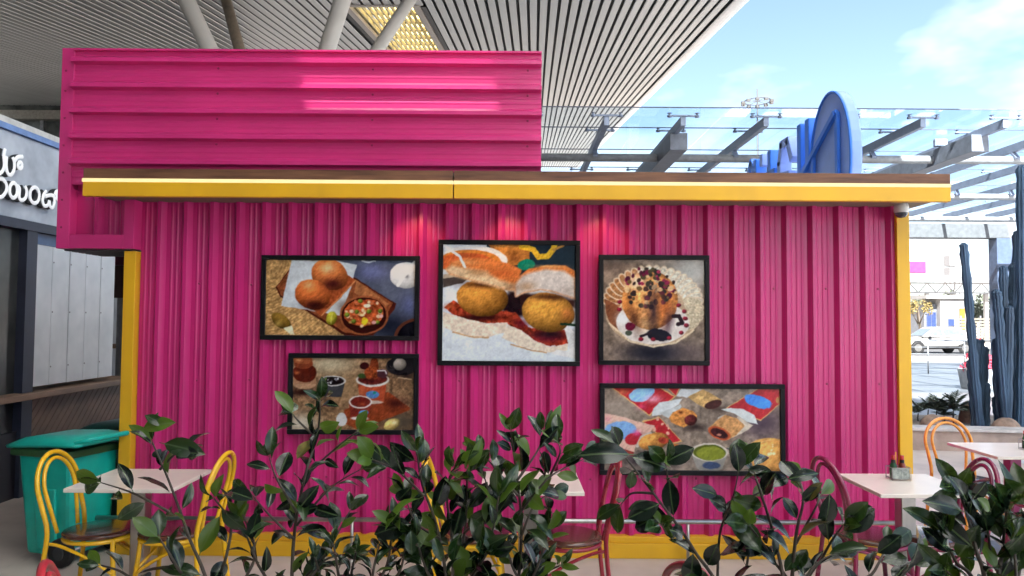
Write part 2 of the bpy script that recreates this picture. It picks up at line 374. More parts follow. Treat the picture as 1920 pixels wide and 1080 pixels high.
# ---- terminal building seen over the neighbouring shop
tb = thing('terminal_building', 'far glazed terminal wall with beige beam under the canopy at left', 'building', (-40, 50, 0))
MB().box((-30,.3,0),(22,1.2,16.2)).build('wall', mat('terminal_grey_glass', s(112,118,116), .25, var=.35, scale=.5), tb)
MB().box((-30,-.3,15.0),(22,.29,15.6)).build('beam', mat('beige_beam', s(170,166,156), .6), tb)
MB().box((-30,0,12.6),(22,.28,12.8)).build('transom', M_steeld, tb)
for i in range(13): MB().box((-28+i*4,-.02,0),(-27.75+i*4,.27,14.99)).build('mullion', M_steeld, tb)
for i in range(5): MB().bar((-26+i*9,-.15,14.9),(-16+i*9,-.15,10.5),.2,.5).build('brace', M_white, tb)

# ================================================================== NEIGHBOURING SHOP (left)
XL = -4.63
shop = thing('neighbour_shop', 'grey clad shop at left with white Kannada lettering and dark glass door', 'shop', (XL, 0, 0))
def yz(px, py): p = PX(px, py, XL); return p.y, p.z
ztop = yz(0, 239)[1]; zb = yz(0, 404)[1]
cl = MB().box((-.9,3.2,zb),(0,13.2,ztop)).build('fascia_cladding', M_zinc, shop, bevel=.01)
MB().box((-.92,3.2,ztop+.002),(.03,13.2,ztop+.055)).build('coping', mat('blue_coping', s(118,150,205), .45), shop)
MB().box((-2.5,3.2,ztop+.06),(-.5,13.2,ztop+.32)).build('roof', mat('cream_roof', s(214,210,202), .6), shop)
MB().box((-.5,3.2,zb-.09),(.035,13.2,zb-.002)).build('trim', M_navy, shop)
yA = yz(42, 600)[0]; yB = yz(62, 600)[0]; yC = yz(215, 600)[0]
MB().box((-.6,3.2,0),(-.06,yA,zb-.09)).build('door_glass', M_darkglass, shop)
MB().box((-.3,yA+.002,0),(.02,yB,zb-.09)).build('door_post', M_navy, shop)
MB().box((-.5,3.2,0),(-.02,yA,.62)).build('door_plinth', mat('black_plinth', (.02,.02,.028), .4), shop)
MB().box((-.4,yB+.002,zb-.2),(-.02,yC,zb-.092)).build('transom_strip', mat('blue_strip', s(84,110,150), .4), shop)
np_ = 5
for i in range(np_):
    a = yB + (yC - yB) * i / np_; b = yB + (yC - yB) * (i + 1) / np_
    pnl = MB().box((-.3,a+.006,1.02),(-.012 - .003*(i % 2),b-.004,zb-.205)).build('partition_panel', M_panelw, shop, bevel=.004)
    for z in (1.2, 1.75, 2.25): MB().lathe([(0,.004),(.008,.003),(.009,0)], 8).build('screw', M_steeld, pnl).matrix_local = Matrix.Translation((-.012, a + .02, z)) @ Matrix.Rotation(R(90), 4, 'Y')
zc = yz(0, 745)[1]
MB().box((-.35,3.2,zc-.05),(.12,9.3,zc+.008)).build('counter_top', M_counter, shop, bevel=.006)
MB().box((-.5,yB+.002,0),(-.03,9.2,zc-.052)).build('counter_core', M_dark, shop)
i = 0; zb2 = zc - .055; y = yB - 1.0
while y < 9.3:   # slanting planks, clipped to the counter front
    w = .092; sl = 1.0
    poly = [(y, .05), (y + w, .05), (y + w + (zb2-.05)*sl, zb2), (y + (zb2-.05)*sl, zb2)]
    def clipy(pl, lim, keep_gt):
        out = []
        for a in range(len(pl)):
            p, q = pl[a], pl[(a+1) % len(pl)]; ip = (p[0] >= lim) == keep_gt or p[0] == lim; iq = (q[0] >= lim) == keep_gt or q[0] == lim
            if ip: out.append(p)
            if ip != iq: t = (lim - p[0]) / (q[0] - p[0]); out.append((lim, p[1] + t*(q[1]-p[1])))
        return out
    poly = clipy(clipy(poly, yB + .01, True), 9.2, False)
    if len(poly) > 2: MB().prism(poly, -.028, -.004, 'X').build('plank', M_slatw, shop)
    y += w + .012
# letters on the cladding: stroke centre lines
def glyph(strokes, wid, zoff=.07):
    def P(x, y): p = PX(x / 4.155, 180 + y / 4.155, XL + zoff); return p - Vector((XL, 0, 0))
    mb = MB(); mb2 = MB()
    for st in strokes:
        pts = smooth_path([P(*q) for q in st], 5)
        mb.tube(pts, wid, 8, flat=(Vector((1,0,0)), .35))
        mb2.tube([p - Vector((.045,0,0)) for p in pts], wid*1.06, 8, flat=(Vector((1,0,0)), 1.0))
    o = mb.build('letter', M_letter, shop); mb2.build('letter_return', M_dark, o)
M_letter = mat('white_letter_face', (.88,.89,.9), .4, var=.02, emit=((.95,.97,1), .05))
def ring(cx, cy, rx, ry): return [(cx + rx*math.cos(a*math.pi/6), cy + ry*math.sin(a*math.pi/6)) for a in range(13)]
LW = .019
glyph([[(-60,640),(-30,650),(-45,720),(-20,780),(15,785),(48,740),(50,690),(25,650),(0,645)]], LW)
glyph([ring(105,735,30,58), [(135,700),(152,720),(150,790),(172,812),(200,790),(208,740),(195,700)]], LW)
glyph([ring(270,773,37,62)], LW)
glyph([[(362,740),(340,770),(332,815),(345,855),(372,850),(385,815)],[(385,815),(392,860),(412,868),(424,830),(420,785),(395,772),(350,782)]], LW)
glyph([[(425,770),(440,742),(474,738)], ring(456,788,15,22)], LW)
glyph([[(-70,430),(-40,420),(-50,540),(-20,600),(15,590),(34,540),(30,470),(40,412)]], LW)
glyph([[(52,470),(48,540),(60,600),(85,615),(108,580),(112,520),(100,478)]], LW)
glyph([[(112,515),(135,478),(178,472)], ring(156,540,16,24)], LW)
rp_ = thing('rear_partition', 'pale wall closing the gap behind the pink kiosk at left', 'wall', (-6, 17, 0))
MB().box((-6,0,0),(4.2,.2,2.6)).build('panel', M_panelw, rp_)
MB().box((-6,-.1,1.0),(4.2,-.001,1.1)).build('ledge', M_counter, rp_)
mp_ = thing('rear_signbox', 'small maroon box on a brown post behind the yellow corner post', 'sign', (-6.15, 11.5, 0))
MB().box((0,0,2.0),(.3,.16,2.65)).build('post', mat('brown_post', s(78,52,46), .6), mp_)
MB().box((0.06,.02,0),(.24,.14,1.999)).build('lower_post', M_steeld, mp_)
MB().box((-.12,-.1,2.50),(.32,-.002,2.64)).build('box', mat('maroon_box', s(92,22,48), .5), mp_)

# ================================================================== THE KIOSK
YW = 5.5
kiosk = thing('food_kiosk', 'pink corrugated metal food kiosk with yellow trim and raised pink signboard', 'kiosk', (0, 0, 0))
def profile(x0, x1, first, pit, hgt=.040, fa=.026, fb=.026):
    """trapezoid sheet: list of (u, depth out of the wall)"""
    cw = .026
    pts = [(x0, 0)]; c = first
    def small(u): return [(u-.011, 0), (u-.004, .0034), (u+.004, .0034), (u+.011, 0)]
    seq = []
    while c - pit < x1 + pit:
        a = c
        seq += [(a-cw/2-fa, 0), (a-cw/2, hgt), (a+cw/2, hgt), (a+cw/2+fb, 0)]
        pan0 = a+cw/2+fb; pan = pit-cw-fa-fb
        seq += small(pan0 + pan*.34) + small(pan0 + pan*.67)
        c += pit
    seq = [(u, d) for u, d in seq if x0 + .001 < u < x1 - .001]
    return pts + seq + [(x1, 0)]
def sheet(name, prof, v0, v1, Y, vertical, m, parent, nv=10):
    mb = MB(); vs = []; n = len(prof)
    for j in range(nv + 1):
        v = v0 + (v1 - v0) * j / nv
        for u, d in prof:
            wob = .0012 * math.sin(v*3.1 + u*2.3) + .0008 * math.sin(v*7.7 + u*5.1)
            vs.append((u, Y - d + wob, v) if vertical else (v, Y - d + wob, u))
    fs = []
    for j in range(nv):
        for k in range(n - 1):
            q = (j*n+k, j*n+k+1, (j+1)*n+k+1, (j+1)*n+k)
            fs.append(q if vertical else tuple(reversed(q)))
    return mb.add(vs, fs).build(name, m, parent)
RP = .1925; XR0 = PY(303, 430, YW).x
zfas_b = PY(960, 373.5, 5.05).z
x = XR0 - RP * .9; ns = 0
XWL, XWR = PY(262, 600, YW).x, PY(1681, 600, YW).x
edges = [XWL]
c = XR0 + RP * 4.5
while c < XWR - .3: edges.append(c); c += RP * 5
edges.append(XWR)
for i in range(len(edges) - 1):
    sheet('cladding_sheet', profile(edges[i] - .004, edges[i+1] + .004, XR0 - 3*RP, RP), .13, 2.62, YW + .0015*(i % 2), True, M_pink, kiosk)
# screws
mb = MB()
def screw(mb, p, r=.0095): mb.add([Vector(p) + Vector((r*math.cos(a*math.pi/3), 0, r*math.sin(a*math.pi/3))) for a in range(6)] + [Vector(p) + Vector((r*.6*math.cos(a*math.pi/3), -.005, r*.6*math.sin(a*math.pi/3))) for a in range(6)], [(a, (a+1) % 6, 6+(a+1) % 6, 6+a) for a in range(6)] + [(6,7,8,9,10,11)])
for k in range(28):
    for z in (.55, 1.25, 1.95):
        if (k + int(z*4)) % 2 == 0: screw(mb, (XR0 + RP*(k+.5), YW - .001, z + random.uniform(-.01,.01)))
YS = 5.40
zt, zs = PY(560, 99, YS).z, PY(560, 318, YS).z
for k in range(5):
    for px in (410, 700, 990): screw(mb, (PY(px, 100, YS).x, YS - .001, zt - .12 - .187*k))
for z in (2.35, 2.55, 2.75, 2.95, 3.15, 3.35, 3.5): screw(mb, (PY(127, 100, YS).x, YS - .013, z))
struct(mb.build('screw_heads', mat('pink_screw_head', (.30,.012,.08), .4), kiosk), 'stuff')
# upper sign sheet (ribs lie flat), trims and frame
XS0, XS1 = PY(139, 200, YS).x, PY(1015, 200, YS).x
z116 = PY(560, 119, YS).z
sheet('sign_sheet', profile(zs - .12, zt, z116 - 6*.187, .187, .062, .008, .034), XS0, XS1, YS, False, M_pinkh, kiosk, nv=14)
XB = PY(115, 200, YS).x
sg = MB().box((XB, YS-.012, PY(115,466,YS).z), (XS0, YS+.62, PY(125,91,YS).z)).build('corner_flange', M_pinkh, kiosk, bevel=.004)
zq0, zq1 = PY(180, 466, YS).z, PY(180, 440, YS).z
XP = PY(232, 450, YS).x; XP2 = PY(252, 450, YS).x
MB().box((XS0+.001, YS-.010, zq0), (XP-.001, YS+.08, zq1)).build('bottom_flange', M_pinkh, kiosk, bevel=.003)
MB().box((XP, YS-.011, zq0), (XP2, YW+.05, zs-.02)).build('inner_flange', M_pinkh, kiosk, bevel=.003)
sheet('recess_sheet', profile(XS0, XP, XS0 + .165, RP), zq1 - .02, zs + .05, YS + .075, True, M_pink, kiosk)
MB().box((XS0, YS+.005, zs-.10), (XP2, YS+.07, zs-.055)).build('recess_head', M_pinkh, kiosk)
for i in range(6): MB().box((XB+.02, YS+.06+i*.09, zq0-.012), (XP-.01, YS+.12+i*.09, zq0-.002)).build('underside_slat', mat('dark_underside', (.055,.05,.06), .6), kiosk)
MB().box((XS0, YS+.06, zs), (XS1-.003, YS+.60, zt-.004)).build('sign_back', mat('sign_back_grey', (.35,.35,.35), .6), kiosk)
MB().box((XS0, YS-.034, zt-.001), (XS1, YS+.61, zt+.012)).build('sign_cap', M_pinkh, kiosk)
# body behind the cladding
MB().box((XWL-.02, YW+.06, 0), (XWR+.05, 9.4, 2.62)).build('body', M_pink, kiosk)
MB().box((XWL-.1, YW+.05, 2.625), (XWR+.12, 9.5, 2.69)).build('roof', mat('grey_roof_sheet', (.3,.3,.31), .7), kiosk)
# yellow corner posts and plinth
xa, xb = PY(229, 600, YW-.07).x, PY(251, 600, YW-.07).x
MB().box((xa, YW-.07, 0), (xb, YW+.10, zq0-.013)).build('corner_post', M_yel, kiosk, bevel=.004)
xc, xd = PY(1684, 600, YW-.07).x, PY(1708, 600, YW-.07).x
MB().box((xc, YW-.07, 0), (xd, YW+.10, zfas_b)).build('corner_post', M_yel, kiosk, bevel=.004)
MB().box((xb+.001, YW-.085, 0), (xc-.001, YW-.035, .105)).build('plinth', M_yel, kiosk, bevel=.004)
MB().box((xb+.001, YW-.065, .1055), (xc-.001, YW+.055, .150)).build('plinth_lip', M_yel, kiosk, bevel=.003)
# fascia: two boards of wood over light strip over yellow
YF = 5.05
xf0, xf1, xj = PY(155, 345, YF).x, PY(1783, 360, YF).x, PY(850, 350, YF).x
zf = [PY(960, v, YF).z for v in (320.5, 339.5, 346, 372.5)]
for a, b in ((xf0, xj-.004), (xj+.004, xf1)):
    MB().box((a, YF+.004, zf[1]+.001), (b, YF+.05, zf[0])).build('wood_board', M_wood, kiosk, bevel=.002)
    MB().box((a-.004, YF-.004, zf[2]+.001), (b, YF+.03, zf[1])).build('led_strip', M_led, kiosk)
    MB().box((a, YF, zf[3]), (b, YF+.05, zf[2])).build('fascia_board', M_yel, kiosk, bevel=.003)
MB().box((xf0+.003, YF+.052, zf[3]+.03), (xf1-.003, YW+.3, zf[3]+.05)).build('soffit', mat('soffit_dark', (.22,.17,.13), .6), kiosk)
MB().box((xf1-.02, YF+.052, zf[3]+.051), (xf1-.002, YW+.4, zf[0]-.002)).build('fascia_return', M_wood, kiosk)
MB().box((xf0+.02, YF+.052, zf[0]-.03), (xf1-.022, YW+.04, zf[0]-.004)).build('awning_top', M_steeld, kiosk)
for px in (771, 955, 1136):
    p = PY(px, 375, 5.14); zc_ = zf[3] + .028
    d = MB().lathe([(.052,.0),(.052,-.012),(.040,-.014),(.040,.0)], 20).build('downlight', M_white, kiosk, loc=(p.x, 5.14, zc_))
    MB().lathe([(.0,-.010),(.039,-.010)], 20).build('lens', M_lampg, d)
    li = bpy.data.lights.new('downlight_lamp', 'SPOT'); li.energy = .85; li.color = (1, .62, .30); li.spot_size = R(82); li.spot_blend = .7; li.shadow_soft_size = .03
    lo = bpy.data.objects.new('downlight_lamp', li); COL.objects.link(lo); lo.parent = kiosk; lo.location = (p.x, 5.2, zc_ - .03)
    lo.rotation_euler = Euler((R(38), 0, 0))
# rail along the foot of the wall
rail = thing('foot_rail', 'thin steel rail running along the foot of the pink wall', 'rail', (0, 5.32, 0))
zr = PY(960, 976, 5.32).z
xr0, xr1 = PY(180, 975, 5.32).x, PY(1690, 978, 5.32).x
MB().tube([(xr0,0,zr),(xr1,0,zr)], .017, 12).build('pipe', M_steel, rail)
for px in (330, 660, 975, 1290, 1600):
    x = PY(px, 1000, 5.32).x
    pst = MB().tube([(x,0,.008),(x,0,zr-.015)], .012, 10).build('post', M_steel, rail)
    MB().lathe([(0,.02),(.02,.018),(.035,.006),(.036,0)], 16, (x,0,.001)).build('base_flange', M_steel, pst)
# dome camera on the right corner
p = PY(1690, 396, 5.36)
cc = thing('security_camera', 'small white dome camera on the right corner under the fascia', 'camera', p)
MB().box((-.05,-.03,.06),(.05,.14,.10)).build('bracket', M_white, cc, bevel=.006)
MB().lathe([(0,.062),(.042,.06),(.05,.03),(.05,0),(.046,-.012)], 20).build('housing', M_white, cc)
MB().lathe([(.045,-.0125),(.040,-.03),(.025,-.045),(0,-.05)], 20).build('dome', mat('smoked_dome', (.06,.065,.08), .08), cc)

# ---- sign on the roof seen from behind
rs = thing('roof_sign', 'blue oval board and standing letters on the kiosk roof seen from behind', 'sign', (2.9, 6.6, 2.69))
NE = 40; cyy, czz = .12, .45; ry, rz_ = .43, .60
top = PY(1573, 172, 6.7).z - 2.69; rz_ = top - czz
def ov(k, f=1.0): a = 2*math.pi*k/NE; return (cyy + ry*f*math.cos(a), czz + rz_*f*math.sin(a))
mb = MB(); mb.prism([ov(k) for k in range(NE)], -.02, .075, 'X')
mb.build('oval_board', M_blue, rs, bevel=.012)
mb = MB()
mb.tube([(-.024, *ov(k, .985)) for k in range(NE)], .014, 6, closed=True); mb.build('rim', M_blued, rs)
MB().bar((-.04,cyy+.33,.02),(-.04,cyy+.33,.62),.03,.05).build('support_bar', M_blued, rs)
MB().bar((-.04,cyy-.20,.02),(-.04,cyy-.20,.86),.03,.05).build('support_bar', M_blued, rs)
MB().bar((-.045,cyy+.33,.60),(-.045,cyy-.20,.87),.03,.04).build('support_bar', M_blued, rs)
MB().bar((-.05,cyy-.18,.86),(-.05,1.45,.06),.035,.05).build('stay', M_blued, rs)
MB().box((-.05,.5,.02),(.10,2.4,.06)).build('letter_rail', M_steeld, rs)
# glyphs in the y-z plane, each a stroke set, nearest first
GL_ = {'l': [[(0,0),(0,1.08)]], 'a': [[(.0,.55),(.12,.72),(.34,.72),(.42,.55),(.42,0)], [(.42,.42),(.12,.40),(0,.22),(.12,.02),(.42,.12)]],
      'i': [[(0,0),(0,.74)], [(0,.92),(0,1.02)]], 't': [[(.15,1.0),(.15,.15),(.32,.0)], [(-.02,.70),(.34,.70)]],
      'n': [[(0,0),(0,.72)], [(0,.55),(.2,.74),(.38,.55),(.38,0)]]}
GL = {k: [[(a*1.15, b*(1.12 if k in 'lti' else 1.56)) for a, b in st] for st in v] for k, v in GL_.items()}
yy = .62
for ch, w in (('l', .24), ('l', .26), ('a', .62), ('t', .46), ('i', .26), ('n', .5)):
    mb = MB(); mf = MB()
    for st in GL[ch]:
        for a, b in zip(st[:-1], st[1:]):
            A = Vector((.03, yy + a[0]*.72, .09 + a[1]*.72)); B = Vector((.03, yy + b[0]*.72, .09 + b[1]*.72)); d = (B - A).normalized() * .03
            mb.bar(A - d, B + d, .13, .10, up=(0, -d.z, d.y) if abs(d.z) > 1e-6 else (0, 0, 1))
    mb.build('letter', M_blue if ch in 'ai' else M_blued, rs, bevel=.01); yy += w * .85

# ================================================================== FRAMED FOOD PRINTS
def sr2lin(a): a = np.clip(a, 0, 255) / 255; return np.where(a <= .04045, a / 12.92, ((a + .055) / 1.055) ** 2.4)
class Canvas:
    def __init__(self, W_, H_, box):
        self.x0, self.y0, self.x1, self.y1 = box; self.W, self.H = W_, H_
        self.X, self.Y = np.meshgrid(np.linspace(self.x0, self.x1, W_), np.linspace(self.y0, self.y1, H_))
        self.px = (self.x1 - self.x0) / W_; self.a = np.zeros((H_, W_, 3))
        sp = self.x1 - self.x0; wx = self.noise(sp*.09)*sp*.013; wy = self.noise(sp*.09)*sp*.013; wx2 = self.noise(sp*.02)*sp*.005; wy2 = self.noise(sp*.02)*sp*.005
        self.X = (self.X + wx + wx2).clip(self.x0, self.x1); self.Y = (self.Y + wy + wy2).clip(self.y0, self.y1)
    def finish(self):
        sp = self.x1 - self.x0
        g = 1 + .15*self.noise(sp*.012) + .13*self.noise(sp*.05) + .12*self.noise(sp*.3)
        h = self.noise(sp*.022); gy_, gx_ = np.gradient(h); h2 = self.noise(sp*.05); gy2, gx2 = np.gradient(h2)
        m = self.a.mean(axis=2, keepdims=True); sat = np.clip((self.a.max(axis=2) - self.a.min(axis=2))/90, .15, 1)
        g = g + sat*(.5*(gx_ + gy_) + .7*(gx2 + gy2))
        self.a = np.clip((m + (self.a - m)*.86)*g[..., None], 0, 255)
        self.a = np.clip(118 + (self.a - 118)*1.24, 4, 250)
        b = self.a.copy(); b[1:-1,1:-1] = (self.a[1:-1,1:-1]*4 + self.a[:-2,1:-1] + self.a[2:,1:-1] + self.a[1:-1,:-2] + self.a[1:-1,2:])/8; self.a = b; return self
    def noise(self, sc):
        out = np.zeros((self.H, self.W)); amp = 1; tot = 0
        for o in range(4):
            cell = sc / 2**o
            gw = int((self.x1-self.x0)/cell)+3; gh = int((self.y1-self.y0)/cell)+3
            g = rng.random((gh, gw)); fx = (self.X-self.x0)/cell; fy = (self.Y-self.y0)/cell
            ix = fx.astype(int); iy = fy.astype(int); tx = fx-ix; ty = fy-iy; tx = tx*tx*(3-2*tx); ty = ty*ty*(3-2*ty)
            out += amp*((g[iy,ix]*(1-tx)+g[iy,ix+1]*tx)*(1-ty)+(g[iy+1,ix]*(1-tx)+g[iy+1,ix+1]*tx)*ty); tot += amp; amp *= .6
        return out/tot - .5
    def put(self, m, c, tex=0, tsc=60):
        c = np.array(c, float); m = np.clip(m, 0, 1)[..., None]
        col = np.broadcast_to(c, self.a.shape)
        if tex: col = col * (1 + tex * 2.4 * self.noise(tsc))[..., None]
        self.a = self.a*(1-m) + col*m; return self
    def fill(self, c, tex=0, tsc=60): return self.put(np.ones((self.H, self.W)), c, tex, tsc)
    def ell(self, cx, cy, rx, ry, c, ang=0, soft=1.2, tex=0, tsc=60, alpha=1, wob=0):
        an = math.radians(ang); dx, dy = self.X-cx, self.Y-cy
        u = (dx*math.cos(an)+dy*math.sin(an))/rx; v = (-dx*math.sin(an)+dy*math.cos(an))/ry
        r = np.sqrt(u*u+v*v)
        if wob: r = r + wob*self.noise(min(rx, ry))
        return self.put(((1-r)*min(rx, ry)/(soft*self.px)+.5).clip(0, 1)*alpha, c, tex, tsc)
    def glow(self, cx, cy, rx, ry, c, alpha=.6, ang=0):
        an = math.radians(ang); dx, dy = self.X-cx, self.Y-cy
        u = (dx*math.cos(an)+dy*math.sin(an))/rx; v = (-dx*math.sin(an)+dy*math.cos(an))/ry
        return self.put(np.exp(-(u*u+v*v)*1.6)*alpha, c)
    def ball(self, cx, cy, rx, ry, c, ang=0, tex=.12, tsc=40, lx=-.35, ly=-.45, dark=.55):
        """lit round thing in the printed picture"""
        an = math.radians(ang); dx, dy = self.X-cx, self.Y-cy
        u = (dx*math.cos(an)+dy*math.sin(an))/rx; v = (-dx*math.sin(an)+dy*math.cos(an))/ry
        r = np.sqrt(u*u+v*v); m = ((1-r)*min(rx, ry)/(1.3*self.px)+.5).clip(0, 1)
        sh = 1.18 - dark*np.clip(np.sqrt((u-lx)**2+(v-ly)**2)/1.35, 0, 1.4)**1.6
        if tex: sh = sh*(1+tex*2*self.noise(tsc))
        self.a = self.a*(1-m[..., None]) + np.array(c, float)*sh[..., None]*m[..., None]; return self
    def poly(self, pts, c, soft=1.2, tex=0, tsc=60, alpha=1, wob=0):
        P = np.array(pts, float); X, Y = self.X, self.Y
        if wob: X = X + wob*self.noise(50); Y = Y + wob*self.noise(50)
        ins = np.zeros(X.shape, bool); dist = np.full(X.shape, 1e9); n = len(P)
        for i in range(n):
            x1, y1 = P[i]; x2, y2 = P[(i+1) % n]
            cond = ((y1 > Y) != (y2 > Y)); xi = (x2-x1)*(Y-y1)/((y2-y1) if y2 != y1 else 1e-9)+x1
            ins ^= cond & (X < xi)
            ex, ey = x2-x1, y2-y1; t = (((X-x1)*ex+(Y-y1)*ey)/(ex*ex+ey*ey+1e-9)).clip(0, 1)
            dist = np.minimum(dist, np.hypot(X-x1-t*ex, Y-y1-t*ey))
        sd = np.where(ins, dist, -dist)
        return self.put((sd/(soft*self.px)+.5).clip(0, 1)*alpha, c, tex, tsc)
    def line(self, pts, w, c, alpha=1):
        m = np.zeros(self.X.shape)
        for (x1, y1), (x2, y2) in zip(pts[:-1], pts[1:]):
            ex, ey = x2-x1, y2-y1; t = (((self.X-x1)*ex+(self.Y-y1)*ey)/(ex*ex+ey*ey+1e-9)).clip(0, 1)
            d = np.hypot(self.X-x1-t*ex, self.Y-y1-t*ey); m = np.maximum(m, ((w/2-d)/self.px+.5).clip(0, 1))
        return self.put(m*alpha, c)
    def dots(self, n, box, r, cols, ell=None):
        k = 0
        while k < n:
            x = rng.uniform(box[0], box[2]); y = rng.uniform(box[1], box[3])
            if ell and ((x-ell[0])/ell[2])**2+((y-ell[1])/ell[3])**2 > 1: continue
            rr = rng.uniform(*r); self.ell(x, y, rr, rr*rng.uniform(.6, 1), cols[rng.integers(len(cols))], rng.uniform(0, 180)); k += 1
        return self

def print_bun():
    c = Canvas(260, 132, (95,105,1790,965)); c.fill((92,98,118), .25, 300)
    c.glow(1300,230,220,120,(120,125,185),.7); c.glow(1730,620,120,160,(110,118,175),.7); c.glow(1500,850,300,200,(32,36,52),.9); c.glow(1000,200,200,120,(70,78,100),.6)
    c.poly([(95,105),(700,105),(620,600),(1000,965),(95,965)], (196,152,98), tex=.35, tsc=30)
    for k in range(26):
        r = 330 + k*34; pts = [(-40+r*math.cos(a), 80+r*.95*math.sin(a)) for a in np.linspace(.05, 1.5, 14)]
        if r > 300: c.line([p for p in pts if p[0] < 900-.15*p[1] or p[1] > 640] or pts[:2], 7, (140,98,55), .55)
    c.poly([(200,420),(370,200),(800,150),(1120,310),(1580,600),(1560,660),(1330,965),(1000,965),(640,740),(250,520)], (92,42,32), tex=.2)
    c.poly([(215,410),(375,215),(800,160),(1110,325),(1540,590),(1480,700),(1300,930),(1010,935),(650,720),(260,510)], (150,84,52), tex=.25, tsc=50)
    c.poly([(1120,330),(1500,600),(1400,700),(1100,470)], (176,112,70), tex=.2)
    c.poly([(385,105),(900,110),(1122,155),(1060,420),(940,740),(640,690),(268,628)], (204,210,216), tex=.05, tsc=80)
    c.glow(1000,640,130,110,(120,105,95),.8)
    c.poly([(1118,335),(1000,260),(620,480),(600,640),(735,748),(790,700)], (176,88,48), tex=.25, tsc=30)
    c.ball(815,270,215,175,(228,126,66),25,.06); c.ball(625,500,205,170,(224,116,58),25,.06)
    c.glow(790,195,90,70,(232,196,146),.85); c.glow(575,390,80,55,(230,176,120),.8)
    c.glow(850,380,130,75,(70,26,34),.85); c.glow(650,620,150,70,(58,22,28),.85); c.line([(1110,335),(735,740)], 14, (218,150,96), .8)
    c.ell(1215,730,278,226,(160,92,58)).ell(1215,732,256,204,(66,28,26)).ell(1212,700,222,160,(178,84,46),tex=.6,tsc=40,wob=.25)
    c.dots(26,(990,540,1440,880),(14,26),[(200,110,70),(225,190,150),(160,60,40),(205,150,90)],(1212,700,215,155))
    for x, y in ((1175,570),(1135,692),(1270,690),(1395,680),(1020,728),(1100,800),(1370,812)): c.ball(x,y,27,25,(116,136,48),0,0)
    c.ell(1225,800,38,42,(236,200,40)).ell(1248,620,38,22,(236,216,190)).ell(1410,740,26,22,(214,160,160)).ell(1330,815,24,20,(205,150,150)).ell(1198,730,26,18,(232,190,140))
    c.ball(850,772,60,80,(186,176,52),10,.1); c.line([(850,700),(845,830)], 10, (210,205,110), .7)
    c.ball(1690,275,192,150,(218,219,222),0,.03,dark=.35); c.glow(1700,290,30,25,(120,120,125),.8); c.line([(1785,112),(1590,390)], 34, (250,252,255))
    c.line([(1180,108),(1260,126),(1330,112)], 16, (225,230,240), .9)
    c.ball(275,800,125,72,(140,108,46),35,.1); c.poly([(300,880),(395,850),(430,955),(380,955)], (228,216,180)); c.glow(240,830,50,40,(206,170,90),.7)
    c.ell(1800,985,235,215,(110,62,48)).ell(1810,995,212,195,(30,28,40)); return c
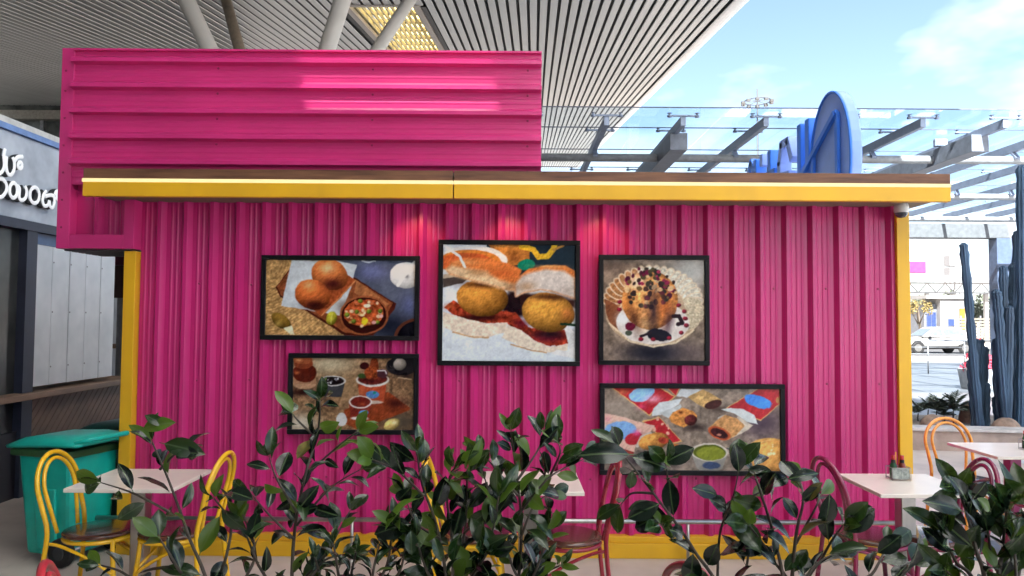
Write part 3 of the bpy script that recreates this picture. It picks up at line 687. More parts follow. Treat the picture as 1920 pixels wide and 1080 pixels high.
def print_burger():
    c = Canvas(232, 202, (80,75,1125,980)); c.fill((206,214,224), .03, 200)
    c.poly([(420,70),(1130,70),(1130,330),(420,330)], (42,58,72), tex=.1); c.poly([(430,70),(760,70),(760,230),(560,240)], (196,128,60), tex=.3)
    c.glow(640,180,70,60,(120,70,40),.6)
    c.line([(700,90),(790,110),(830,165),(900,160),(945,110),(960,78)], 44, (222,178,48)); c.line([(950,110),(1030,80)], 20, (190,140,70)); c.ell(735,232,70,42,(26,132,108),-10)
    c.poly([(80,330),(300,330),(230,380),(80,410)], (88,78,74)); c.glow(140,470,70,60,(238,242,250),.7)
    c.ell(320,200,268,118,(222,222,224)).ell(290,215,250,100,(222,134,58)).ell(260,220,220,80,(212,100,52),tex=.15); c.poly([(80,310),(200,300),(200,330),(80,340)], (190,170,150))
    c.ell(660,540,130,100,(48,32,40),soft=8).poly([(600,440),(1125,500),(1125,560),(700,540)], (70,42,42), soft=6)
    c.poly([(82,570),(160,510),(320,600),(660,600),(700,660),(760,720),(1060,740),(1070,840),(900,868),(740,790),(600,700),(420,690),(230,655)], (168,66,42), tex=.5, tsc=30, wob=30)
    c.glow(700,690,80,50,(92,24,46),.8); c.glow(900,800,160,50,(110,30,56),.8); c.glow(130,560,50,30,(206,104,56),.7)
    c.glow(390,640,220,40,(58,26,32),.9); c.ball(392,492,202,142,(214,144,62),6,.14,30,dark=.6)
    c.glow(930,770,190,40,(50,26,40),.9); c.ball(912,600,208,152,(218,154,66),8,.14,30,dark=.6); c.glow(1060,610,60,60,(228,130,70),.6)
    c.glow(420,385,230,36,(52,24,22),.85); c.glow(660,500,70,80,(44,26,32),.8); c.glow(930,478,230,34,(60,30,26),.8)
    c.poly([(95,270),(150,215),(250,175),(450,185),(600,220),(700,270),(680,330),(640,430),(560,425),(340,365),(130,312)], (222,126,66), tex=.06, soft=3)
    c.poly([(95,272),(150,238),(260,260),(420,280),(520,350),(640,380),(640,432),(560,425),(340,365),(130,312)], (224,190,150), tex=.12, tsc=25, soft=8)
    c.glow(340,290,90,30,(140,92,52),.5)
    c.poly([(640,385),(680,320),(760,262),(900,226),(1050,232),(1125,270),(1125,500),(960,445),(850,428),(720,455),(650,485)], (218,128,66), soft=2)
    c.poly([(645,390),(700,320),(800,282),(900,262),(1040,275),(1118,330),(1118,490),(960,440),(850,424),(720,450),(655,478)], (212,202,196), tex=.1, tsc=22, soft=6); c.glow(740,400,90,50,(184,146,112),.8)
    c.glow(560,300,150,40,(196,96,48),.6); c.glow(250,215,150,26,(240,170,110),.6); c.glow(920,240,150,16,(240,176,112),.7); c.glow(620,400,60,40,(150,104,72),.6); c.glow(1060,440,70,50,(170,150,140),.5)
    c.poly([(85,600),(160,625),(250,650),(420,685),(595,685),(570,760),(440,795),(330,795),(160,758),(85,720)], (220,202,184), tex=.14, tsc=25, wob=14); c.line([(160,762),(330,800),(440,798)], 12, (196,140,80), .7)
    c.poly([(598,700),(700,745),(800,815),(920,868),(1070,840),(1060,892),(900,915),(700,870),(550,800)], (222,206,188), tex=.12, tsc=25, wob=14); c.line([(620,850),(760,895),(900,915)], 10, (190,130,70), .7)
    c.poly([(1040,730),(1065,700),(1125,760),(1125,960),(940,920),(980,885),(1075,905),(1080,860)], (216,216,218), tex=.06); c.line([(1015,688),(1125,700)], 20, (40,66,48))
    c.line([(85,80),(150,130),(205,165),(250,250)], 20, (248,240,228)); return c
def print_dessert():
    c = Canvas(182, 180, (97,82,997,970)); c.fill((140,122,108), .35, 60)
    c.glow(900,180,320,200,(186,186,182),.9); c.glow(180,130,180,70,(92,80,76),.7); c.glow(560,905,360,110,(34,36,54),.98); c.glow(880,900,200,100,(104,88,90),.6)
    c.ell(540,540,430,305,(186,158,130),tex=.12,wob=.05)
    for k in range(20):
        a = math.pi*(1.02+.98*2*k/39)+(.0)
        if k > 19: break
        x, y = 540+365*math.cos(a), 520+262*math.sin(a)-(40 if math.sin(a) < 0 else 0)
        an = math.degrees(math.atan2(y-560, x-540))
        col = (172,120,78) if x < 400 else (212,202,184)
        c.ell(x,y,92,46,(218,196,168),an).ell(x,y,80,35,col,an,tex=.25,tsc=14)
    for k in range(5):
        a = .5-k*.22; x, y = 540+375*math.cos(a), 540+250*math.sin(a); c.ell(x,y,85,40,(210,190,160),-20+k*8).ell(x,y,74,31,(204,188,160),-20+k*8,tex=.25,tsc=14)
    c.poly([(112,430),(200,470),(300,560),(290,780),(160,650),(120,560)], (132,80,54), tex=.15)
    c.ell(535,640,325,190,(222,212,206),tex=.06); c.glow(280,600,80,70,(226,232,240),.8); c.line([(150,650),(330,800),(540,848),(740,815),(900,700)], 16, (222,200,168))
    c.ball(512,440,248,262,(206,136,76),0,.55,46,dark=.45,lx=-.1,ly=-.3); c.glow(390,280,110,90,(226,204,184),.85); c.glow(650,490,80,110,(222,112,52),.6); c.glow(310,480,50,90,(220,130,60),.6); c.glow(470,650,90,60,(206,166,120),.7)
    c.dots(70,(280,170,740,520),(14,30),[(92,40,62),(60,60,58),(150,50,84),(214,176,130),(70,50,50),(116,92,60)],(515,340,235,170))
    c.dots(24,(400,160,660,300),(14,26),[(120,36,70),(70,64,54),(176,60,90),(90,84,60)])
    c.ell(545,530,38,150,(58,44,58),2,soft=14,alpha=.85,wob=.5); c.ell(375,620,30,90,(96,58,46),-14,soft=14,alpha=.8,wob=.5); c.ell(672,640,34,100,(78,48,60),14,soft=14,alpha=.8,wob=.5); c.ell(455,560,22,110,(196,150,110),4,soft=14,alpha=.6,wob=.5); c.ell(610,520,24,90,(222,128,70),-6,soft=14,alpha=.6,wob=.5)
    c.line([(720,580),(770,580),(800,640),(760,650)], 34, (58,38,48)); c.ell(590,745,110,52,(44,42,56),8,wob=.4); c.ell(335,675,44,36,(116,34,62),wob=.4); c.ell(320,730,30,24,(90,96,84)); c.line([(430,760),(520,730)], 22, (56,44,54))
    for x, y in ((242,522),(245,455),(770,485),(820,540),(826,600),(834,660),(790,724),(680,775),(540,785),(430,785)): c.ball(x,y,22,18,(150,40,62),0,0)
    return c
def print_cups():
    c = Canvas(214, 131, (100,125,1475,945)); c.fill((142,110,82), .45, 34)
    c.glow(520,200,360,150,(204,188,156),.95); c.glow(700,480,200,200,(168,136,100),.7); c.glow(1350,850,260,160,(84,76,66),.9); c.glow(200,880,240,140,(206,196,180),.95); c.glow(200,520,190,60,(48,20,20),.9)
    c.ell(235,410,135,75,(188,146,114)).poly([(105,350),(365,350),(365,420),(105,430)],(172,128,98)).ell(230,300,138,110,(104,42,30),tex=.1).ell(215,190,108,60,(140,70,46)).ell(205,150,112,48,(168,92,58)); c.glow(140,295,40,25,(216,120,70),.8); c.glow(160,150,40,22,(226,170,120),.8)
    c.poly([(418,385),(692,385),(655,570),(450,570)], (66,66,72), tex=.2).ell(552,388,148,60,(208,206,204)).ell(552,388,126,48,(44,30,34),tex=.3); c.dots(10,(450,360,660,420),(8,16),[(206,206,214),(120,120,130)])
    c.poly([(690,720),(1180,505),(1440,690),(1430,720),(1010,880),(830,940),(690,880)], (152,72,42), tex=.2, tsc=40); c.glow(1260,640,150,80,(72,26,26),.8); c.glow(900,880,180,60,(190,100,50),.6)
    c.poly([(842,390),(1172,390),(1138,610),(1100,640),(900,640),(862,610)], (186,84,54)); c.glow(890,520,40,110,(206,116,76),.6); c.ell(1005,628,118,20,(200,180,164)).ell(1008,372,190,80,(216,212,206)).ell(1008,362,168,66,(104,44,40),tex=.4,tsc=30)
    c.ell(1020,215,52,110,(128,60,36),tex=.3).ell(1000,300,90,80,(160,78,42),tex=.5,tsc=30).ell(910,215,52,42,(70,26,28)).ell(1115,300,60,56,(84,50,60),wob=.4); c.line([(1060,268),(1150,262),(1165,300)],14,(206,200,206)); c.ell(880,330,42,26,(66,90,46),wob=.4); c.glow(1000,380,60,40,(70,22,28),.7)
    c.ell(1005,540,74,46,(84,132,190)).ell(1030,520,18,14,(40,150,130)).poly([(742,650),(998,650),(965,815),(765,815)], (140,54,44)).ell(865,815,100,22,(214,206,198)).ell(872,628,130,72,(222,218,214)).ell(872,626,112,58,(120,42,36),tex=.1); c.glow(890,650,50,22,(176,80,46),.8); c.ell(910,750,56,30,(84,144,206),-8)
    c.ball(1230,880,96,62,(222,190,112),-25,.05); c.glow(1260,860,40,30,(244,232,190),.8)
    c.ell(1340,210,180,112,(44,40,46)).ball(1312,190,70,72,(168,156,146),0,.05); c.glow(1380,330,120,40,(50,36,38),.8); c.line([(1300,345),(1440,362)],14,(186,160,130)); c.ell(660,830,60,80,(206,206,206)); return c
def print_wraps():
    c = Canvas(300, 148, (120,88,1792,900)); c.fill((146,130,118), .28, 40); c.glow(1620,420,260,190,(84,66,84),.9); c.glow(560,800,330,90,(40,36,50),.95); c.glow(250,300,200,120,(166,152,140),.8); c.glow(980,470,140,50,(56,44,44),.9); c.glow(1200,290,120,40,(70,56,52),.8)
    def pack(pts, a):
        c.poly(pts, (222,178,112)); cx = sum(p[0] for p in pts)/len(pts); cy = sum(p[1] for p in pts)/len(pts)
        c.poly([(cx+(x-cx)*a, cy+(y-cy)*a) for x, y in pts], (190,48,58), tex=.08)
    pack([(150,60),(620,60),(800,172),(550,362)], .93); c.ell(480,145,128,72,(136,184,240),-20,wob=.2); c.glow(590,195,90,46,(226,150,176),.95); c.glow(300,125,70,40,(206,128,84),.7); c.glow(480,270,60,40,(214,70,130),.6)
    c.poly([(572,362),(590,290),(650,225),(860,190),(835,250),(660,350)], (204,210,214), tex=.05); c.poly([(650,340),(850,250),(860,275),(740,390)], (186,192,194), tex=.12)
    c.poly([(742,385),(770,330),(870,285),(960,310),(1005,350),(1000,410),(870,472),(760,430)], (212,140,72), tex=.3, tsc=30, wob=12); c.ball(945,400,62,52,(112,44,46),-25,.4,20); c.glow(850,330,30,20,(90,44,30),.8)
    pack([(700,60),(850,60),(800,170)], .85); c.poly([(800,168),(850,90),(1060,95),(905,185),(860,170)], (206,210,214), tex=.06)
    c.poly([(915,175),(1060,92),(1245,205),(1200,230),(1090,290)], (196,158,102), tex=.25, tsc=30, wob=10); c.ell(1160,245,84,40,(84,46,44),-18,tex=.4)
    pack([(1270,290),(1590,80),(1800,80),(1800,235),(1612,402)], .94); c.ell(1585,212,136,62,(72,144,246),18,wob=.25); c.ell(1775,205,20,30,(196,140,84))
    c.poly([(1232,290),(1330,280),(1450,292),(1550,350),(1585,440),(1470,410),(1350,330)], (208,214,216), tex=.05); c.poly([(1200,370),(1290,335),(1200,410)],(190,186,180)); c.poly([(1390,360),(1540,450),(1440,520),(1300,590)], (196,184,168), tex=.15)
    c.poly([(1112,490),(1180,410),(1270,345),(1380,380),(1455,450),(1380,540),(1300,592),(1190,570)], (206,152,98), tex=.22, tsc=30, wob=8); c.ell(1215,530,108,58,(196,92,56),22).ell(1215,530,86,42,(74,36,42),22,tex=.5,tsc=20); c.ell(1215,545,22,12,(200,130,110))
    pack([(480,412),(640,368),(866,612),(740,645)], .9); c.dots(8,(560,390,780,590),(10,18),[(226,170,150)])
    c.poly([(120,340),(300,372),(600,460),(560,520),(470,560),(420,640),(400,730),(120,640)], (222,180,164)); c.ell(275,510,155,95,(128,172,230),-8,wob=.2); c.ell(165,562,32,36,(30,142,112)); c.ell(400,585,86,56,(196,54,66),-25,wob=.3); c.glow(430,530,50,40,(230,90,160),.8); c.glow(150,400,40,40,(228,140,160),.7); c.glow(220,575,70,40,(70,110,180),.7)
    c.poly([(120,630),(400,720),(390,760),(120,660)], (150,60,56)); c.line([(430,660),(470,570),(560,530)], 26, (200,190,182))
    c.ball(590,612,150,82,(222,152,78),-12,.25,30); c.ell(680,602,48,30,(170,66,50),10,tex=.4); c.poly([(740,622),(820,640),(905,720),(900,775),(780,770),(720,690)], (198,122,66), tex=.25); c.ell(860,740,50,28,(110,46,42))
    c.poly([(945,720),(1297,720),(1250,870),(1200,900),(1020,900),(985,860)], (152,148,142)); c.ell(1120,870,120,30,(140,136,132)); c.ell(1135,845,92,36,(72,88,122)); c.ell(1120,718,176,86,(210,200,190)).ell(1122,722,156,74,(96,106,36)).ell(1132,732,138,66,(142,152,52))
    c.ball(1700,745,255,170,(214,154,84),0,.2,40,dark=.3); c.line([(1470,720),(1560,640),(1700,590)], 10, (240,200,130), .6); c.dots(6,(1550,600,1790,780),(8,16),[(240,220,170)]); return c
M_print = bpy.data.materials.new('printed_picture'); M_print.use_nodes = True
_n = M_print.node_tree.nodes; _a = _n.new('ShaderNodeAttribute'); _a.attribute_name = 'print'
M_print.node_tree.links.new(_a.outputs['Color'], _n['Principled BSDF'].inputs['Base Color'])
_n['Principled BSDF'].inputs['Roughness'].default_value = .2; _n['Principled BSDF'].inputs['Specular IOR Level'].default_value = .25
def framed(box, painter, label, zoomcat='picture'):
    x0, y0, x1, y1 = box; Yf = YW - .075
    A = PY(x0, (y0+y1)/2, Yf); B = PY(x1, (y0+y1)/2, Yf); T = PY((x0+x1)/2, y0, Yf); Bo = PY((x0+x1)/2, y1, Yf)
    w, h = B.x - A.x, T.z - Bo.z
    t = thing('framed_picture', label, 'picture', ((A.x+B.x)/2, Yf, (T.z+Bo.z)/2), 0, 'framed food prints on the pink wall')
    bw = .034
    for n, a, b in (('frame_rail', (-w/2,0,h/2-bw), (w/2,.042,h/2)), ('frame_rail', (-w/2,0,-h/2), (w/2,.042,-h/2+bw)),
                    ('frame_stile', (-w/2,.0005,-h/2+bw+.0005), (-w/2+bw,.042,h/2-bw-.0005)), ('frame_stile', (w/2-bw,.0005,-h/2+bw+.0005), (w/2,.042,h/2-bw-.0005))):
        MB().box(a, b).build(n, M_black, t, bevel=.003)
    c = painter().finish(); img = sr2lin(c.a); H_, W_ = img.shape[:2]
    iw, ih = w - 2*bw + .004, h - 2*bw + .004
    xs = np.linspace(-iw/2, iw/2, W_+1); zs_ = np.linspace(ih/2, -ih/2, H_+1)
    vs = [(x_, .018, z_) for z_ in zs_ for x_ in xs]
    fs = [(r*(W_+1)+q, (r+1)*(W_+1)+q, (r+1)*(W_+1)+q+1, r*(W_+1)+q+1) for r in range(H_) for q in range(W_)]
    o = MB().add(vs, fs).build('print', M_print, t)
    at = o.data.color_attributes.new('print', 'FLOAT_COLOR', 'CORNER')
    cols = np.ones((H_*W_, 4, 4), np.float32); cols[:, :, :3] = np.clip(img.reshape(-1, 1, 3)*.84, 0, .85)
    at.data.foreach_set('color', cols.ravel())
    MB().box((-w/2+.004,.03,-h/2+.004),(w/2-.004,.041,h/2-.004)).build('backing_board', M_dark, t)
    return t
framed((488,479,786,638), print_bun, 'wide black-framed print of two brown buns beside a bowl of curry')
framed((821,450,1088,686), print_burger, 'large squarish black-framed print of two potato patty buns')
framed((1123,478,1331,685), print_dessert, 'square black-framed print of a dessert ball in a scalloped bowl')
framed((539,663,784,815), print_cups, 'small black-framed print of sauce cups on a wooden board, behind leaves')
framed((1125,720,1473,892), print_wraps, 'widest black-framed print of red wrapped rolls and green chutney')

# ================================================================== FURNITURE
def make_chair(name, label, M, loc, rz, group='bentwood style cafe chairs'):
    """faces local +x; back hoop at -x"""
    t = thing(name, label, 'chair', loc, rz, group)
    def hoop(hw, ztop, xb, r, foot):
        pts = []
        def xat(z): return xb - .10 * max(0, (z - .45) / .45) ** 1.1
        sides = [(.0, .22), (.25, .205), (.47, .185), (.60, .19), (.70, .20)] if foot else [(.455, .105), (.60, .135), (.70, .15)]
        sc = hw / sides[-1][1]
        zs0 = sides[-1][0]; rad = ztop - zs0
        L_ = [(xat(z) - (.05 if z == 0 else .02 if z == .25 else 0), -y * (sc if z > .45 else 1), z) for z, y in sides]
        for a in range(15, 180, 15):
            an = math.radians(a); pts.append((xat(zs0 + rad*math.sin(an)), -hw*math.cos(an), zs0 + rad*math.sin(an)))
        Rr = [(p[0], -p[1], p[2]) for p in reversed(L_)]
        return MB().tube(smooth_path(L_ + pts + Rr, 3), r, 10)
    hoop(.20, .90, -.19, .0135, True).build('back_hoop', M, t)
    hoop(.145, .865, -.185, .0115, False).build('inner_hoop', M, t)
    MB().lathe([(0,.462),(.17,.462),(.198,.456),(.203,.447),(.198,.436),(.17,.432),(0,.430)], 28, (.01,0,0)).build('seat', M_seat, t)
    MB().tube([(.01+.19*math.cos(a*math.pi/14), .19*math.sin(a*math.pi/14), .418) for a in range(28)], .013, 8, closed=True).build('seat_ring', M, t)
    for sy in (-1, 1):
        MB().tube(smooth_path([(.15, sy*.13, .425),(.165, sy*.145, .25),(.20, sy*.17, 0)], 4), [.0135]*8+[.011], 10).build('leg', M, t)
        MB().tube(smooth_path([(.165, sy*.15, .235),(.10, sy*.168, .29),(.0, sy*.178, .35),(-.12, sy*.178, .40),(-.185, sy*.185, .415)], 4), .0095, 8).build('brace', M, t)
    MB().tube(smooth_path([(.163,-.145,.262),(.11,-.06,.34),(.10,0,.37),(.11,.06,.34),(.163,.145,.262)], 4), .0095, 8).build('front_brace', M, t)
    return t
def make_table(label, loc, w, d, postm=M_steel):
    t = thing('cafe_table', label, 'table', loc, 0, 'square cafe tables')
    MB().box((-w/2,-d/2,.727),(w/2,d/2,.75)).build('table_top', M_top, t, bevel=.004)
    MB().box((-.042,-.042,.012),(.042,.042,.70)).build('pedestal', postm, t, bevel=.004)
    MB().box((-.16,-.16,.701),(.16,.16,.726)).build('bracket', M_steeld, t)
    MB().box((-.21,-.21,0),(.21,.21,.0115)).build('base_plate', M_steeld, t, bevel=.003)
    return t
make_table('cream square cafe table between the two yellow chairs by the green bin', (-2.18, 4.46, 0), .60, .56)
make_table('cream square cafe table half hidden by leaves at the middle of the wall', (.12, 4.46, 0), .58, .56)
make_table('cream square cafe table with sauces at the kiosk right corner', (2.33, 4.46, 0), .56, .56)
pinkpost = mat('pink_table_post', (.42, .04, .19), .4)
make_table('cream square cafe table with pink post beyond the kiosk corner', (3.78, 5.68, 0), .62, .62, pinkpost)
make_chair('bentwood_chair', 'yellow chair in front of the green wheelie bin', M_chy, (-2.43, 4.47, 0), 0)
make_chair('bentwood_chair', 'yellow chair facing the left table, back to the bun picture', M_chy, (-1.97, 4.47, 0), math.pi)
make_chair('bentwood_chair', 'yellow chair almost hidden behind the dense middle shrub', M_chy, (-.22, 4.45, 0), 0)
make_chair('bentwood_chair', 'red chair seen side on at the middle table', M_chr, (.34, 4.40, 0), math.pi)
make_chair('bentwood_chair', 'maroon chair on the left of the table with sauces', M_chm, (2.12, 4.45, 0), R(4))
make_chair('bentwood_chair', 'maroon chair on the right of the table with sauces, behind dark leaves', M_chm, (2.50, 4.45, 0), math.pi - R(6))
make_chair('bentwood_chair', 'yellow chair with an orange flare tint painted in, far side of the pink posted table', M_cho, (3.66, 6.02, 0), -math.pi/2 + R(4))
make_chair('bentwood_chair', 'maroon chair cut by the right picture edge, near side of pink posted table', M_chm, (3.78, 5.34, 0), math.pi/2 - R(3))
make_chair('bentwood_chair', 'bright red chair whose top alone shows at bottom left corner', M_chred, (-1.24, 2.56, 0), R(25))
make_chair('bentwood_chair', 'dark red chair whose top shows at bottom right of centre', M_chr, (.85, 2.60, 0), R(28))
def caddy(loc, label, full):
    t = thing('condiment_caddy', label, 'condiments', loc, 0, 'condiment sets on tables')
    mb = MB()
    for z in (.01, .075): mb.tube([(-.055,-.04,z),(.055,-.04,z),(.055,.04,z),(-.055,.04,z)], .0022, 6, closed=True)
    for x_ in (-.055, .055):
        for y_ in (-.04, .04): mb.tube([(x_,y_,.002),(x_,y_,.075)], .0022, 6)
    mb.build('wire_rack', M_steel, t)
    gb = mat('green_bottle', (.02,.08,.03), .15); rb = mat('red_sauce', (.28,.05,.03), .15); cp = mat('red_cap', (.5,.02,.02), .4)
    for x_, bm, cm in ((-.025, gb, cp), (.028, rb, cp)):
        b = MB().lathe([(0,.004),(.021,.004),(.022,.07),(.018,.09),(.010,.105),(.009,.125)], 16, (x_,.01,0)).build('bottle', bm, t)
        MB().lathe([(.012,.118),(.012,.142),(0,.143)], 14, (x_,.01,0)).build('cap', cm, b)
        MB().lathe([(.0135,.098),(.0125,.116)], 14, (x_,.01,0)).build('neck_band', M_rubber, b)
    for x_ in (-.028, .026): MB().hexa([(x_-.026,-.037,.006),(x_+.026,-.037,.006),(x_+.026,-.022,.006),(x_-.026,-.022,.006),(x_-.026,-.03,.072),(x_+.026,-.03,.072),(x_+.026,-.024,.072),(x_-.026,-.024,.072)]).build('sachet_packet', mat('grey_sachet', s(172,176,168), .4, var=.4, scale=45, col2=s(90,100,96)), t)
    MB().bar((.0,.03,.01),(.0,.03,.16),.007,.007).build('stirrer', M_cho, t)
    return t
caddy((2.33 + .02, 4.57, .75), 'wire caddy with two sauce bottles on the table by the kiosk corner', True)
caddy((3.78 + .12, 5.66, .75), 'sauce caddy on the far pink posted table', True)

# ---- wheelie bins
def make_bin(label, loc, rz, mb_, ml, mr, lidtilt):
    t = thing('wheelie_bin', label, 'bin', loc, rz, 'wheelie bins beside the kiosk')
    Ld, Wd, Hh = .47, .44, .77
    b0 = [(-Ld*.40,-Wd*.40,.05),(Ld*.40,-Wd*.40,.05),(Ld*.40,Wd*.40,.05),(-Ld*.40,Wd*.40,.05)]
    b1 = [(-Ld*.52,-Wd*.5,Hh),(Ld*.46,-Wd*.5,Hh),(Ld*.46,Wd*.5,Hh),(-Ld*.52,Wd*.5,Hh)]
    MB().hexa(b0 + b1).build('body', mb_, t, bevel=.03)
    MB().box((-Ld*.60,-Wd*.56,Hh-.035),(Ld*.52,Wd*.56,Hh+.015)).build('rim', mr, t, bevel=.012)
    for sy in (-1, 1):
        y = sy*(Wd*.445)
        MB().hexa([(-.06,y-.012,.10),(.10,y-.012,.10),(.10,y+.012,.10),(-.06,y+.012,.10),(-.09,y*1.09-.012,.52),(.10,y*1.09-.012,.52),(.10,y*1.09+.012,.52),(-.09,y*1.09+.012,.52)]).build('side_rib', mb_, t, bevel=.01)
        w = MB().tube([(Ld*.30,sy*.185-.024,.10),(Ld*.30,sy*.185+.024,.10)], .098, 24)
        wo = w.build('wheel', M_rubber, t, bevel=.008, loc=(.03, sy*.035, 0))
        MB().tube([(Ld*.30,sy*.185+sy*.025,.10),(Ld*.30,sy*.185+sy*.03,.10)], .045, 16).build('hub', M_dark, wo)
    MB().tube([(Ld*.43,-.2,.10),(Ld*.43,.2,.10)], .012, 8).build('axle', M_steeld, t)
    # lid: shallow dome with front lip, hinged at +x
    vs = []; nx, ny = 8, 6
    for i in range(nx+1):
        u = i/nx; x_ = -Ld*.66 + u*(Ld*1.30)
        for j in range(ny+1):
            v = j/ny*2-1; edge = min(1, min(u, 1-u)*6) * min(1, (1-abs(v))*4)
            vs.append((x_, v*Wd*.58, .006 + .05*edge**.6 + .05*u))
    fs = [(i*(ny+1)+j, (i+1)*(ny+1)+j, (i+1)*(ny+1)+j+1, i*(ny+1)+j+1) for i in range(nx) for j in range(ny)]
    lid = MB().add(vs, fs, True).build('lid', ml, t, loc=(0, 0, Hh+.02))
    so = lid.modifiers.new('solid', 'SOLIDIFY'); so.thickness = .022; so.offset = -1
    lid.rotation_euler = (0, lidtilt, 0)
    # handle bar at the hinge
    MB().tube(smooth_path([(Ld*.48,-Wd*.46,.05),(Ld*.72,-Wd*.42,.085),(Ld*.76,0,.09),(Ld*.72,Wd*.42,.085),(Ld*.48,Wd*.46,.05)], 5), .018, 8).build('handle', ml, lid)
    return t
make_bin('bright green wheelie bin with closed lid behind the left yellow chair', (-3.15, 5.40, 0), R(-16), M_green, M_green, M_greeno, R(2))
make_bin('dark green wheelie bin hidden behind the bright green bin', (-3.12, 6.2, 0), R(-10), M_greend, M_greend, M_greend, R(0))

# ================================================================== RIGHT BACKGROUND: planter, cacti, palms, rocks
M_plw = mat('planter_wall_render', s(176,156,142), .8, var=.15, scale=3, bump=.2)
pw = thing('planter_wall', 'low tan planter wall with pale coping below the cacti', 'wall', (0, 0, 0))
MB().hexa([(3.6,10.25,0),(12,9.3,0),(12,9.55,0),(3.6,10.5,0),(3.6,10.25,.26),(12,9.3,.26),(12,9.55,.26),(3.6,10.5,.26)]).build('wall_face', M_plw, pw)
MB().hexa([(3.58,10.21,.2605),(12,9.26,.2605),(12,9.60,.2605),(3.58,10.55,.2605),(3.58,10.21,.30),(12,9.26,.30),(12,9.60,.30),(3.58,10.55,.30)]).build('coping', mat('pale_coping', s(196,190,184), .7), pw, bevel=.006)
struct(MB().hexa([(3.6,10.5,0),(12,9.55,0),(12,12.4,0),(3.6,12.4,0),(3.6,10.5,.18),(12,9.55,.18),(12,12.4,.18),(3.6,12.4,.18)]).build('planter_soil', mat('gravel_soil', s(150,136,122), .9, var=.3, scale=30, bump=.5, bscale=60)))
def cactus_column(pts, r, parent, ribs=9):
    P = smooth_path(pts, 9); tipd = (P[-1]-P[-2]).normalized(); e0 = P[-1]; P = P[:-1] + [e0 - tipd*r*.3] + [e0 + tipd*r*q_ for q_ in (.1,.4,.65,.85,.97,1.0)]; m = len(P); mb = MB(); n = ribs*4; vs = []
    for i, p in enumerate(P):
        f = i/(m-1); rr = r*(.92+.12*math.sin(i*1.7+p.x*9)+.05*math.sin(i*3.3))*(1 if i < m-6 else (.98,.9,.74,.52,.26,.06)[i-(m-6)])
        for k in range(n):
            a = 2*math.pi*k/n; q = rr*(1+.16*math.cos(ribs*a)); vs.append(p + Vector((q*math.cos(a), q*math.sin(a), 0)))
    fs = [(i*n+k, i*n+(k+1) % n, (i+1)*n+(k+1) % n, (i+1)*n+k) for i in range(m-1) for k in range(n)]
    fs.append(tuple((m-1)*n+k for k in range(n)))
    return mb.add(vs, fs, True).build('column', M_cact, parent)
def cactus(label, cols, Y):
    b = PY(cols[0][0][0], 795, Y); base = Vector((b.x, Y, .18))
    t = thing('columnar_cactus', label, 'cactus', base, 0, 'columnar cacti in the planter')
    for i, col in enumerate(cols):
        *pp, w = col
        dy = ((i*37) % 7 - 3)*.07
        pts = [PY(x_, y_, Y+dy) - base for x_, y_ in pp]; pts[0].z = -.05
        cactus_column(pts, w*Y/FPX/2*.93, t)
    return t
cactus('tall slim blue-green cactus with short side columns, nearest the kiosk', [
    ((1838,795),(1826,680),(1816,560),(1807,462),15), ((1832,795),(1830,720),(1833,640),11), ((1845,795),(1842,720),(1841,640),10), ((1843,795),(1846,720),(1848,655),12), ((1828,795),(1822,730),(1818,680),12), ((1850,795),(1852,760),(1852,722),9)], 11.0)
cactus('big dense cluster of blue-green columnar cacti at the right picture edge', [
    ((1890,795),(1880,700),(1873,600),(1868,550),17), ((1884,795),(1884,650),(1881,505),15), ((1895,795),(1898,640),(1900,500),16), ((1908,795),(1906,600),(1908,440),18), ((1915,795),(1917,560),(1916,318),20),
    ((1876,795),(1868,720),(1866,640),12), ((1930,795),(1928,620),(1925,480),20), ((1888,795),(1890,690),(1892,580),16), ((1945,795),(1945,600),(1942,390),20), ((1900,795),(1903,720),(1906,650),13), ((1872,795),(1866,770),(1864,748),9)], 10.9)
def rock(label, px, py, Y, w, h, seed):
    rr = random.Random(seed); p = PY(px, py, Y); mb = MB(); vs = []; n, m = 12, 7
    for i in range(m):
        ph = math.pi*.5*i/(m-1)
        for k in range(n):
            a = 2*math.pi*k/n; q = (1+rr.uniform(-.13,.13)); vs.append((w/2*q*math.cos(a)*math.cos(ph*.98), w*.4*q*math.sin(a)*math.cos(ph*.98), h*math.sin(ph)*(1+rr.uniform(-.06,.06))))
    o = mb.add(vs, [(i*n+k, i*n+(k+1) % n, (i+1)*n+(k+1) % n, (i+1)*n+k) for i in range(m-1) for k in range(n)] + [tuple((m-1)*n+k for k in range(n))], True).build('rock', M_rock, None, loc=(p.x, Y, .17))
    sb = o.modifiers.new('sub', 'SUBSURF'); sb.levels = sb.render_levels = 1
    return tag(o, label, 'rock', 'rocks in the planter')
rock('big tan rock at the foot of the cactus cluster', 1887, 790, 10.3, .44, .24, 3)
rock('smaller reddish rock among the little palms', 1747, 790, 11.0, .36, .19, 5)
rock('pale rock behind the foot of the slim cactus', 1815, 790, 11.5, .30, .34, 8)
def frond_mesh(seed):
    rr = random.Random(seed); mb = MB(); n = 11
    for i in range(n):
        u = (i+1)/n; x_ = u; z_ = .32*u - .55*u*u
        mb.add([(x_-.045,-.006,z_),(x_-.045,.006,z_),(x_+.045,.006,z_-.02),(x_+.045,-.006,z_-.02)], [(0,1,2,3)])
        ln = .36*math.sin(math.pi*min(1, u*.9+.12))+.05
        for sy in (-1, 1):
            tip = (x_+ln*.75, sy*ln*.8, z_-ln*(.25+rr.uniform(0,.35)))
            mb.add([(x_-.035,0,z_),(x_+.04,0,z_),tip,(x_+ln*.3-.03, sy*ln*.45, z_+.02)], [(0,1,2,3)])
    return mb.mesh('frond', M_palm)
FR = [frond_mesh(i) for i in range(3)]
